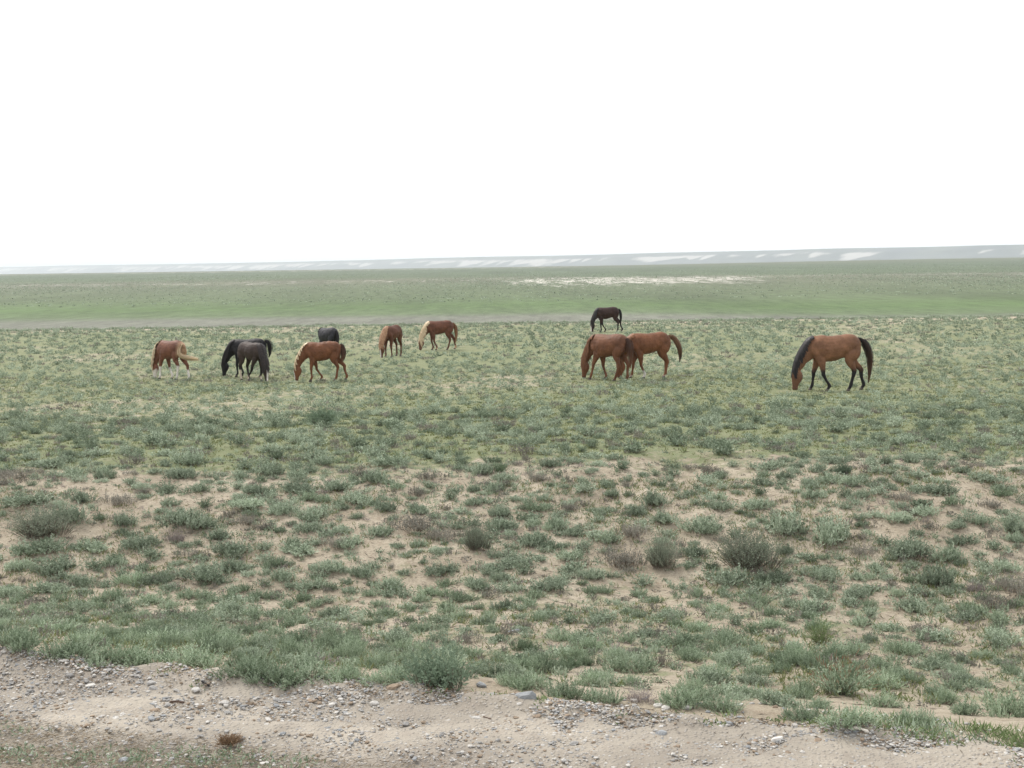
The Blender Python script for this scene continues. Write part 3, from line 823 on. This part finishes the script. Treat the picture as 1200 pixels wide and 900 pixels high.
            for j, pt in enumerate(pts):
                ww = wv * (1.0, 1.1, .9, .25)[j]
                VV += [pt - ww, pt + ww]
            QQ += [(k + 2 * j, k + 2 * j + 1, k + 2 * j + 3, k + 2 * j + 2) for j in range(3)]
            k += 8
        for i in range(14):                                        # forelock
            p0 = np.array([1.11 + hd, r.uniform(-.03, .03), .575]); ln = r.uniform(.1, .2)
            pts = [p0, p0 + np.array([.045, 0, -.02]), p0 + np.array([.06, r.normal() * .02, -ln])]
            for j, pt in enumerate(pts):
                ww = np.array([0, .014 * (1, 1, .4)[j], 0]); VV += [pt - ww, pt + ww]
            QQ += [(k + 2 * j, k + 2 * j + 1, k + 2 * j + 3, k + 2 * j + 2) for j in range(2)]
            k += 6
        me = mesh_np('mane', bent(np.array(VV)), np.array(QQ), [hm], tone=r.uniform(0, 1, len(QQ)), smooth=True)
        link('mane', me, root)
    # tail: a bundle of strands along a path
    ht = hair_material(*s.get('tailcol', s['mane']))
    path = np.array(s.get('tail', [(-.62, 0, 1.36), (-.70, 0, 1.28), (-.755, 0, 1.05), (-.76, 0, .75), (-.745, 0, .5)]), float)
    t = np.linspace(0, 1, 9)
    cp = np.stack([np.interp(t, np.linspace(0, 1, len(path)), path[:, q]) for q in range(3)], -1)
    for _ in range(2): cp[1:-1] = .25 * cp[:-2] + .5 * cp[1:-1] + .25 * cp[2:]
    rad = np.interp(t, [0, .15, .5, .8, 1], s.get('tailrad', [.06, .068, .08, .055, .015])) * s.get('tailfat', 1)
    tg = unit(np.gradient(cp, axis=0)); e1 = unit(np.cross(tg, np.array([0, 1.0, .15]))); e2 = np.cross(tg, e1)
    VV, QQ, TT, k = [], [], [], 0
    th = np.linspace(0, 6.283, 8, endpoint=False)
    for i in range(9):
        VV += [cp[i] + (e1[i] * math.cos(a) + e2[i] * math.sin(a)) * rad[i] * .58 for a in th]
    for i in range(8):
        for j in range(8): QQ.append((i * 8 + j, i * 8 + (j + 1) % 8, i * 8 + 8 + (j + 1) % 8, i * 8 + 8 + j)); TT.append((i / 8) ** 2.5)
    k = len(VV)
    for q in range(70):
        a, rr = r.uniform(0, 6.283), 1.3 * math.sqrt(r.uniform(.2, 1)); e = r.uniform(.7, 1.16); st = r.uniform(0, .35)
        tt = np.linspace(st, e, 6)
        pts = np.stack([np.interp(tt, t, cp[:, c_]) for c_ in range(3)], -1) + np.maximum(tt - 1, 0)[:, None] * (cp[-1] - cp[-2])[None] * 4
        ro = np.interp(tt, t, rad) * rr
        ei = np.clip((tt * 8).astype(int), 0, 8); pts += (e1[ei] * np.cos(a) + e2[ei] * np.sin(a)) * ro[:, None]
        wv = (e2[4] * math.cos(a) - e1[4] * math.sin(a)) * .011
        for j in range(6): VV += [pts[j] - wv * (1 - .12 * j), pts[j] + wv * (1 - .12 * j)]
        tn = r.uniform(0, .3)
        for j in range(5): QQ.append((k + 2 * j, k + 2 * j + 1, k + 2 * j + 3, k + 2 * j + 2)); TT.append(min(1, tn + .75 * (j / 4) ** 2))
        k += 12
    link('tail', mesh_np('tail', np.array(VV), np.array(QQ), [ht], tone=TT, smooth=True), root)
    for key, (fx, fy) in feet.items():
        rings = [((fx - .012, fy, .075), (.042, 0, 0), (0, .04, 0)), ((fx, fy, .06), (.05, 0, 0), (0, .046, 0)), ((fx + .012, fy, .0), (.064, 0, 0), (0, .056, 0)), ((fx + .012, fy, -.03), (.062, 0, 0), (0, .055, 0))]
        v, f = loft(rings, 12); me = bpy.data.meshes.new('hoof'); me.from_pydata(v.tolist(), [], f); me.materials.append(M_HOOF); me.update()
        link('hoof', me, root)
    for sy in (-1, 1):
        rings = [((1.07 + hd, sy * (.088 + dy), .45), (rr, 0, 0), (0, 0, rr)) for dy, rr in ((-.01, .022), (.004, .02), (.012, .012), (.015, .003))]
        v, f = loft(rings, 8); v = bent(v); me = bpy.data.meshes.new('eye'); me.from_pydata(v.tolist(), [], f); me.materials.append(M_EYE); me.update()
        link('eye', me, root)
    gx, gy, gz = ground_at(*s['foot'])
    sc = s['px'] * depth(gx, gy, gz) / FPX / 1.44
    root.location = (gx, gy, gz - .01); root.scale = (sc, sc, sc); root.rotation_euler = (0, 0, s['yaw'])
    occ_h.append((gx, gy, sc))
    return root

CHEST, CHEST2 = (.14, .056, .027), (.098, .038, .02)
BAYC = (.185, .09, .05)
BLK, DRK = (.013, .012, .014), (.055, .034, .028)
FLAX = ((.42, .31, .19), (.66, .53, .36))
REDM = ((.13, .055, .026), (.26, .12, .06))
BLKM = ((.010, .009, .010), (.03, .026, .026))
L_ = math.pi
r_ = math.radians
HORSES = [
 dict(foot=(203, 445), px=45, yaw=L_ - r_(36), coat=(.145, .06, .036), mane=FLAX, fl=.6, fr=.22, hl=-.38, hr=-.72, socks=dict(fl=.5, fr=.46, hl=.56, hr=.4), bald=1, palerump=(.5, .34, .21), seed=1, maneside=1,
      tail=[(-.62, 0, 1.37), (-.68, .18, 1.25), (-.70, .36, 1.02), (-.80, .20, .86), (-1.0, -.10, .84), (-1.14, -.27, .80)], tailrad=[.045, .05, .07, .085, .05], label='chestnut horse with white face, white legs and cream tail swung sideways'),
 dict(foot=(294, 441), px=43, yaw=L_ - r_(4), coat=BLK, mane=BLKM, fl=.5, fr=.36, hl=-.45, hr=-.62, seed=2, tailfat=1.4, tail=[(-.60, 0, 1.40), (-.72, 0, 1.40), (-.82, 0, 1.25), (-.82, 0, 1.0), (-.76, 0, .8)], label='black horse grazing behind the dark brown one, head lowered clear of it'),
 dict(foot=(295, 446), px=44, yaw=r_(-44), coat=(.042, .028, .023), mane=((.014, .012, .013), (.04, .03, .028)), points=(.022, .017, .016), fl=.42, fr=-.02, hl=-.38, hr=-.5, socks=dict(fl=.2, hr=.4), sockcol=(.5, .42, .34), blaze=.03, seed=3, manelen=.8, maneside=-1, bend=-.1, palerump=(.12, .085, .065), label='dark brown horse with white-tipped nose standing in front of the black one'),
 dict(foot=(381, 446), px=44.5, yaw=L_ + r_(4), coat=CHEST, mane=FLAX, fl=.5, fr=.14, hl=-.42, hr=-.8, blaze=.035, seed=4, manelen=.5, maneside=-1, bend=.12, tailcol=((.05, .025, .018), (.2, .1, .06)), belly=1.05, tailfat=1.25, tail=[(-.60, 0, 1.38), (-.70, 0, 1.28), (-.74, 0, 1.05), (-.70, 0, .85), (-.66, 0, .72)], label='chestnut horse with pale mane and white blaze, hiding most of a black one'),
 dict(foot=(386, 421), px=36, yaw=L_ - r_(50), coat=(.026, .025, .03), mane=BLKM, seed=5, bend=-.8, label='blue-black horse showing only its back above a chestnut one'),
 dict(foot=(461, 418), px=36, yaw=L_ + r_(68), coat=CHEST2, mane=((.22, .11, .06), (.40, .25, .15)), fl=.42, fr=.5, hl=-.5, hr=-.62, blaze=.028, seed=6, bend=-.12, manelen=.5, label='chestnut horse facing the viewer with a narrow white blaze'),
 dict(foot=(517, 410), px=33.5, yaw=L_ + r_(14), coat=(.115, .046, .027), mane=FLAX, tailcol=((.17, .075, .04), (.42, .24, .13)), fl=.25, fr=.4, hl=-.32, hr=-.76, seed=7, bend=.1, manelen=1.25, facecol=(.14, .075, .05), socks=dict(fl=.12, hr=.2), sockcol=(.4, .25, .15), tail=[(-.62, 0, 1.36), (-.72, 0, 1.26), (-.79, 0, 1.0), (-.80, 0, .7), (-.76, 0, .42)], label='chestnut horse with thick cream mane falling over its neck'),
 dict(foot=(713, 389), px=28.3, yaw=L_ + r_(8), coat=(.034, .016, .013), mane=BLKM, points=(.015, .011, .011), fl=.48, fr=.16, hl=-.52, hr=-.86, blaze=.04, seed=8, bend=.35, label='dark bay horse with white face grazing alone, farthest from the road'),
 dict(foot=(716, 446), px=53, yaw=L_ - r_(40), coat=(.14, .06, .032), mane=((.11, .048, .024), (.22, .10, .05)), fl=.7, fr=.3, hl=-.26, hr=-.52, seed=9, belly=1.06, manelen=1.3, tailcol=((.05, .026, .02), (.17, .08, .045)), tailfat=1.35, label='chestnut horse with shaggy red mane, front one of an overlapping pair'),
 dict(foot=(763, 443), px=52, yaw=L_ + r_(12), coat=(.16, .066, .032), mane=REDM, tailcol=((.19, .10, .058), (.04, .025, .02)), fl=.27, fr=.62, hl=-.42, hr=-.52, socks=dict(fl=.26, fr=.1, hl=.08, hr=.08), seed=10, tailfat=1.1,
      tail=[(-.60, 0, 1.36), (-.72, 0, 1.36), (-.88, 0, 1.2), (-.98, 0, .95), (-1.02, 0, .72), (-.98, 0, .55)], label='chestnut horse swishing its two-toned tail, head behind the front one of a pair'),
 dict(foot=(979, 458), px=64, yaw=L_, coat=BAYC, mane=BLKM, points=(.014, .012, .013), fl=.21, fr=.6, hl=-.34, hr=-.76, seed=11, manelen=.8, facecol=(.12, .06, .038), tailcol=((.010, .009, .010), (.10, .05, .03)), tailfat=1.15,
      tail=[(-.56, 0, 1.38), (-.68, 0, 1.36), (-.82, 0, 1.2), (-.92, 0, .95), (-.92, 0, .62), (-.88, 0, .32)], label='bay horse with black mane, tail and legs, grazing apart from the herd'),
]
occ_h = []
for h in HORSES: horse(h)

# shrubs that would stand inside a horse's feet are left out of the mass
def clear_of_horses(it):
    for (hx, hy, sc) in occ_h:
        if abs(it[0] - hx) < 1.6 * sc and -2.0 * sc < it[1] - hy < .75 * sc and (random.random() < .15 or it[3] > .15): return False
    return True
REST = [it for it in REST if clear_of_horses(it)] + FARP + SPROUT
merge_stuff(REST, 'sagebrush', 'low grey-green sagebrush covering the steppe between and beyond the nearer shrubs')

# ------------------------------------------------------------------ grass, weeds and dry litter
def blades(name, n, area, hgt, wid, mats, label, lean=.5, per=4, dens=None, mat_pick=None):
    x0, x1, y0, y1, side = area
    ys = np.sqrt(rng.uniform(y0 ** 2, y1 ** 2, n)); xs = rng.uniform(-1, 1, n) * (ys * side + 1)
    if dens is not None:
        k = rng.uniform(0, 1, n) < dens(xs, ys); xs, ys = xs[k], ys[k]
    m = len(xs)
    X, Y = np.repeat(xs, per) + rng.normal(size=m * per) * .02, np.repeat(ys, per) + rng.normal(size=m * per) * .02
    P = np.stack([X, Y, zf(X, Y) - .005 + (road_s(X, Y) < 7.5) * .01], -1)
    D = unit(np.stack([rng.normal(size=m * per) * lean, rng.normal(size=m * per) * lean, np.ones(m * per)], -1))
    V, Q = leaves(P, D, hgt * rng.uniform(.5, 1.3, m * per), wid * rng.uniform(.7, 1.4, m * per), rng)
    return V, Q, np.clip(np.repeat(rng.uniform(0, 1, m), per) + rng.normal(size=m * per) * .15, 0, 1)

def stuff_from(parts, name, mats, label):
    V, Q, T_, M_, k = [], [], [], [], 0
    for (v, q, t), mi in parts:
        V.append(v); Q.append(q + k); T_.append(t); M_.append(np.full(len(q), mi)); k += len(v)
    return link(name, mesh_np(name, np.concatenate(V), np.concatenate(Q), mats, np.concatenate(M_), np.concatenate(T_)), kind='stuff', label=label)

gd = lambda x, y: sstep(.42, .8, grass_amount(x, y) + (fbm(x * 1.3, y * 1.3, 81, 3) - .5) * .6)
g1 = blades('grass', 60000, (0, 0, 16, 44, .6), .05, .006, None, '', .7, 4, gd)
g2 = blades('grass', 26000, (0, 0, 7.9, 16, .62), .06, .004, None, '', .7, 4, lambda x, y: (road_s(x, y) > 7.8) * (.1 + .75 * sstep(.42, .65, fbm(x * .9, y * .9, 82, 3))))
stuff_from([(g1, 0), (g2, 0)], 'grass', [L_GRASS], 'short green and yellowish grass between the shrubs')

def edge_weeds():
    # rich green grass along the right end of the road edge, small weeds along the rest of it, a thin mat in the near left corner
    def at_s(n, x0, x1, s0, s1):
        x = rng.uniform(x0, x1, n); s = rng.uniform(s0, s1, n) - edge_wob(x); return x, s - .31 * x - .4
    parts = []
    def clump(x, y, h, wd, mi, per, lean, spread):
        X = np.repeat(x, per) + rng.normal(size=len(x) * per) * spread; Y = np.repeat(y, per) + rng.normal(size=len(x) * per) * spread
        P = np.stack([X, Y, zf(X, Y) - .004], -1); n = len(X)
        D = unit(np.stack([rng.normal(size=n) * lean, rng.normal(size=n) * lean, np.ones(n)], -1))
        V, Q = leaves(P, D, h * rng.uniform(.5, 1.3, n), wd * rng.uniform(.7, 1.3, n), rng)
        parts.append(((V, Q, rng.uniform(0, 1, n)), mi))
    x, y = at_s(300, 1.75, 3.4, 7.5, 7.95); k = rng.uniform(0, 1, 300) < .25 + .75 * sstep(.4, .6, fbm(x * 3, y * 3, 84, 2)); clump(x[k], y[k], .06, .0036, 0, 10, .8, .035); clump(x[~k], y[~k], .06, .004, 1, 8, .8, .04)
    x, y = at_s(46, -4, 2, 7.45, 7.7); clump(x, y, .04, .0042, 0, 22, .9, .03)
    x, y = at_s(16, -4, 3, 7.3, 7.6); clump(x, y, .03, .004, 0, 14, .9, .03)
    x = rng.uniform(-3.6, -.9, 420); y = rng.uniform(6.0, 6.5, 420) - .31 * x - .5
    k = fbm(x * 1.2, y * 2.4, 83, 3) > .5
    clump(x[k], y[k], .035, .005, 1, 8, 1.0, .035)
    x, y = at_s(120, .2, 1.2, 5.4, 5.95); clump(x, y, .035, .005, 1, 7, 1.0, .03)
    stuff_from(parts, 'weeds', [L_BRIGHT, L_SOFT], 'fresh green weeds and grass at the edge of the gravel')
edge_weeds()

def litter():
    parts = []
    def twigs(n, x, s, ln, wd, mi, lift=.012):
        y = s - .31 * x - .4
        P = np.stack([x, y, zf(x, y) + lift * rng.uniform(.3, 1.5, n)], -1)
        a = rng.uniform(0, 6.283, n)
        D = unit(np.stack([np.cos(a), np.sin(a), rng.normal(size=n) * .25], -1))
        V, Q = leaves(P, D, ln * rng.uniform(.4, 1.4, n), wd, rng)
        parts.append(((V, Q, rng.uniform(0, 1, n)), mi))
    x = rng.uniform(-3.8, 0.3, 9000); s = rng.uniform(5.0, 6.45, 9000)
    k = (fbm(x * 1.6, s * 3, 85, 3) + (1 - sstep(-1.5, .3, x)) * .25 > .58) & (s < 6.6)
    twigs(k.sum(), x[k], s[k], .07, .0017, 0); 
    k2 = k & (rng.uniform(0, 1, 9000) < .6)
    twigs(k2.sum(), x[k2] + .02, s[k2] + .02, .05, .0017, 1)
    x = rng.uniform(-4, 3.4, 1500); s = rng.normal(size=1500) * .09 + 7.5 - edge_wob(x)
    k = vnoise(x * 2.2, 0 * x, 86) > .45
    twigs(k.sum(), x[k], s[k], .06, .003, 1); twigs((~k).sum(), x[~k], s[~k], .05, .003, 0)
    x = rng.uniform(-6, 6, 9000); yy = np.sqrt(rng.uniform(56, 320, 9000)); x = rng.uniform(-1, 1, 9000) * yy * .5
    k = road_s(x, yy) > 7.8; x, yy = x[k], yy[k]
    y2 = yy; P = np.stack([x, y2, zf(x, y2) + .006], -1); a = rng.uniform(0, 6.283, len(x))
    D = unit(np.stack([np.cos(a), np.sin(a), rng.normal(size=len(x)) * .2], -1))
    V, Q = leaves(P, D, .09 * rng.uniform(.4, 1.3, len(x)), .004, rng)
    parts.append(((V, Q, rng.uniform(0, 1, len(x))), 1))
    stuff_from(parts, 'dry_litter', [L_STRAW, L_TWIG], 'dry stalks and twigs lying on the ground')
litter()

# ------------------------------------------------------------------ stones
def stone_material(name, a, b):
    g = N(name)
    oc = g.n('ShaderNodeTexCoord').outputs['Object']
    c = g.ramp(g.noise(2.2, 5, .7, vec=oc), (.3, a), (.7, b))
    r = g.n('ShaderNodeObjectInfo').outputs['Random']
    g.base(g.mix(1.0, c, g.ramp(r, (0.0, .8), (1.0, 1.2)), 'MULTIPLY'))
    g.bump(g.noise(7, 4, .7, vec=oc), .35, .06); g.b.inputs['Roughness'].default_value = .85
    return g.m
SM = dict(grey=stone_material('grey_stone', (.27, .262, .25), (.40, .39, .37)), pale=stone_material('pale_stone', (.42, .40, .37), (.62, .60, .56)),
          blue=stone_material('bluish_stone', (.22, .23, .238), (.345, .358, .365)), brown=stone_material('brown_stone', (.22, .17, .125), (.35, .275, .205)))
import bmesh
def rock_arrays(seed, sub=2, flat=.6, rough=.28):
    r = np.random.default_rng(seed)
    bm = bmesh.new(); bmesh.ops.create_icosphere(bm, subdivisions=sub, radius=.5)
    V = np.array([v.co[:] for v in bm.verts]); Fq = np.array([[v.index for v in f.verts] for f in bm.faces]); bm.free()
    for _ in range(7):                              # knock planes off to get facets
        n = unit(r.normal(size=3)); d = r.uniform(.28, .42)
        k = V @ n; V = V - np.maximum(k - d, 0)[:, None] * n
    V += unit(V) * (vnoise(V[:, 0] * 4 + seed, V[:, 1] * 4 + V[:, 2] * 3, seed)[:, None] - .5) * rough * .35
    V *= np.array([1.15, r.uniform(.75, 1), flat * r.uniform(.8, 1.15)])
    return V, Fq
ROCK = [rock_arrays(900 + i) for i in range(10)]
ROCKM = {c: [] for c in SM}
for c in SM:
    for i, (V, Fq) in enumerate(ROCK):
        ROCKM[c].append(mesh_np('stone', V, Fq, [SM[c]], smooth=False))
def stone(px, py, wpx, colour, label=None, i=None, tall=1.0, name='stone', cat='stone'):
    x, y, z = ground_at(px, py)
    wd = wpx * depth(x, y, z) / FPX
    i = random.randrange(len(ROCK)) if i is None else i
    o = link(name, ROCKM[colour][i])
    o.scale = (wd, wd * random.uniform(.75, 1.0), wd * tall)
    o.rotation_euler = (random.uniform(-.2, .2), random.uniform(-.2, .2), random.uniform(-.6, .6) + random.choice((0, math.pi)))
    o.location = (x, y, z + .10 * wd * tall)
    o['category'] = cat
    if label: o['label'] = label
    return o, x, y, wd
stone(617, 820, 27, 'blue', 'smooth blue-grey boulder, largest stone on the road edge', 2, 1.1)
stone(1133, 832, 20, 'brown', 'rounded brown clod lying on bare sand under the shrubs', 3, 1.2)
stone(775, 862, 14, 'blue', 'blocky blue-grey stone beside white chips on the gravel', 4, 1.25)
stone(564, 805, 13, 'blue', 'blue-grey stone resting on the earth heap beside the dark bush', 5, 1.1)
stone(177, 843, 11, 'blue', 'blue-grey stone alone on the sandy strip below the shrubs', 6)
stone(230, 809, 11, 'pale', 'whitish stone beside a short black stick', 1)
stone(263, 825, 12, 'pale', 'bright white stone to the side of a broken black twig', 7, 1.1)
stone(558, 843, 15, 'pale', 'flat chalk-white stone with a brown stalk beside it', 8, .7)
stone(462, 807, 20, 'brown', 'dark brown earth lump on the verge before the dense bush', 9, .7)
stone(912, 868, 16, 'pale', 'off-white stone on the gravel below the verge grass', 0, .8)
stone(772, 828, 12, 'pale', 'pale square stone at the foot of feathery shrubs', 2)
stone(806, 831, 12, 'grey', 'light grey stone below the long feathery shrub', 4)
stone(856, 850, 10, 'blue', 'upright bluish stone near a scatter of brown clods', 5, 1.2)
stone(145, 892, 12, 'blue', 'bluish stone among green mat and dry stalks', 3)
stone(340, 796, 12, 'grey', 'grey slab at the root of tall feathery sage', 6, .7)
stone(1013, 887, 14, 'grey', 'grey stone low on the gravel under the white bone', 7, .7)
stone(105, 804, 12, 'pale', 'pale flat stone half sunk in the sand below the verge', 8, .6)
stone(603, 741, 16, 'blue', 'bluish stone lying alone on sand among small sage', 2, .7)
n_rocks = 0
def road_z(x, y): return float(zf(x, y))
pick = lambda: random.choices(['grey', 'pale', 'blue', 'brown'], [.42, .26, .2, .12])[0]
done = []
while n_rocks < 230:
    px = random.uniform(0, 1200)
    edge = 772 + 88 * (px / 1200) + 18 * math.sin(px / 200)
    py = edge + (abs(random.gauss(0, 1)) * 36 + 4 if random.random() < .7 else random.uniform(2, 12))
    if py > 897: continue
    if any(abs(px - a) < 9 and abs(py - b) < 5 for a, b in done): continue
    done.append((px, py))
    c = pick(); wp = random.choice((4.5, 5, 5.5, 6, 7, 8, 10)) * random.uniform(.85, 1.2)
    o, x, y, wd = stone(px, py, wp, c, None, None, random.uniform(.7, 1.1))
    s = float(road_s(x, y))
    where = 'in the row along the verge' if s > 7.25 else 'on the sandy gravel strip' if s > 6.55 else 'on the trampled earth'
    near = ['below tall feathery sage', 'between black stick and dark bush', 'about the big blue-grey boulder', 'below the long feathery shrub', 'below the shrub with rusty stalks', 'below the bright verge grass'][int(np.searchsorted([180, 430, 690, 880, 1020], px))]
    o['label'] = f"{dict(grey='grey', pale='whitish', blue='bluish', brown='brown')[c]} {'little' if wp < 6.3 else 'larger'} stone {where}, {near}"
    o['group'] = f'loose stones {where}'
    n_rocks += 1

def gravel():
    V, Q, Mi, k = [], [], [], 0
    small = [rock_arrays(1300 + i, 1) for i in range(6)]
    n = 46000
    x = rng.uniform(-5.5, 4.8, n); s = 7.55 - np.abs(rng.normal(size=n)) * .85
    s = np.where(rng.uniform(0, 1, n) < .33, 7.47 + rng.normal(size=n) * .09, s) - edge_wob(x)
    kk = (fbm(x * 1.4, s * 2.5, 87, 3) > rng.uniform(.12, .62, n)) & (s > 4.5)
    x, s = x[kk], s[kk]
    y = s - .31 * x - .4
    x2 = rng.uniform(-1, 1, 1500) * 8; y2 = rng.uniform(8, 16, 1500)      # crumbs of soil farther off
    k3 = road_s(x2, y2) > 7.9
    cols = np.concatenate([rng.choice([0, 1, 2, 3], len(x), p=[.40, .28, .09, .23]), np.full(k3.sum(), 3)])
    x, y = np.concatenate([x, x2[k3]]), np.concatenate([y, y2[k3]])
    sz = rng.choice([.01, .015, .021, .03], len(x), p=[.46, .32, .16, .06]) * rng.uniform(.8, 1.25, len(x))
    for i in range(len(x)):
        tv, tq = small[i % 6]
        a = rng.uniform(0, 6.283); ca, sa = math.cos(a), math.sin(a)
        P = tv * sz[i]
        P = np.stack([P[:, 0] * ca - P[:, 1] * sa + x[i], P[:, 0] * sa + P[:, 1] * ca + y[i], P[:, 2]], -1)
        V.append(P); Q.append(tq + k); k += len(tv); Mi.append(np.full(len(tq), cols[i]))
    V = np.concatenate(V)
    zz = zf(x, y) + .004
    V[:, 2] += np.repeat(zz, len(small[0][0])) + .2 * np.repeat(sz, len(small[0][0])) * .5
    link('gravel', mesh_np('gravel', V, np.concatenate(Q), [SM['grey'], SM['pale'], SM['blue'], SM['brown']], np.concatenate(Mi)), kind='stuff', label='small gravel and soil crumbs on the road shoulder')
gravel()

# ------------------------------------------------------------------ sticks, a bone and a rusty tuft
def stick(name, p0, p1, wpx, mat, label, cat, bow=.12, ends=1.0, z_up=.01):
    a, b = np.array(ground_at(*p0)), np.array(ground_at(*p1))
    wd = wpx * depth(*a) / FPX / 2
    t = np.linspace(0, 1, 9)
    ctr = a[None] * (1 - t)[:, None] + b[None] * t[:, None]
    ctr[:, 2] = zf(ctr[:, 0], ctr[:, 1]) + wd * .8 + z_up + np.sin(t * math.pi) * bow * wd * 1.5
    tan = unit(np.gradient(ctr, axis=0)); sd2 = unit(np.cross(tan, np.array([0, 0, 1.0]))); up2 = np.cross(sd2, tan)
    prof = 1 - .25 * np.sin(t * math.pi) * ends + .12 * np.sin(t * 17)
    prof[0] *= .55; prof[-1] *= .55
    v, f = loft([(c, u * wd * p, s_ * wd * p) for c, u, s_, p in zip(ctr, up2, sd2, prof)], 8)
    c0 = v.mean(0); v = v - c0
    me = bpy.data.meshes.new(name); me.from_pydata(v.tolist(), [], f); me.materials.append(mat); me.update()
    for p in me.polygons: p.use_smooth = True
    o = link(name, me, label=label, category=cat); o.location = c0
    return o
M_BONE, M_CHAR, M_WOOD = plain_material('bone', (.66, .62, .55), .6), plain_material('charred_wood', (.02, .018, .017), .8), plain_material('brown_wood', (.09, .06, .045), .8)
stick('bone', (998, 856), (1018, 862), 4.6, M_BONE, 'short white bone lying on the verge beside dark twigs', 'bone', .3, 1.6)
stick('stick', (236, 801), (246, 807), 2.2, M_CHAR, 'short black stick on the gravel near the verge', 'stick')
stick('stick', (199, 826), (216, 827), 3.4, M_WOOD, 'dark brown broken twig on the sand', 'stick', .5)
stick('stick', (566, 843), (576, 846), 2.4, M_WOOD, 'thin brown stalk touching a chalk-white stone', 'stick')
stick('stick', (523, 812), (530, 797), 2.5, plain_material('peeled_wood', (.26, .15, .09), .7), 'peeled reddish twig stuck in the earth heap by the dark bush', 'stick')

def rusty_tuft():
    p = Plant(); r = np.random.default_rng(77); n = 320
    a = r.uniform(0, 6.283, n); lean = r.uniform(0, 1.3, n)
    D = unit(np.stack([np.cos(a) * lean, np.sin(a) * lean, np.ones(n) * .7], -1))
    B = np.stack([np.cos(a), np.sin(a), 0 * a], -1) * r.uniform(0, .16, n)[:, None]
    p.add(leaves(B, D, r.uniform(.2, .6, n), .012, r), r.uniform(0, 1, n), 0)
    P2 = B + D * r.uniform(.1, .4, n)[:, None]
    p.add(leaves(P2, unit(D + r.normal(size=D.shape) * .6), r.uniform(.1, .3, n), .010, r), r.uniform(0, 1, n), 0)
    V, Q, T_, M_ = p.arrays()
    rust = leaf_material('rust_brown_stalk', (.11, .07, .042), (.23, .16, .10))
    x, y, z = ground_at(268, 872); wd = 36 * depth(x, y, z) / FPX
    o = link('dry_tuft', mesh_np('dry_tuft', V, Q, [rust], M_, T_), label='rusty brown dry tuft on the litter near the bottom edge', category='dry plant')
    o.scale = (wd, wd, wd * .62); o.location = (x, y, z)
rusty_tuft()
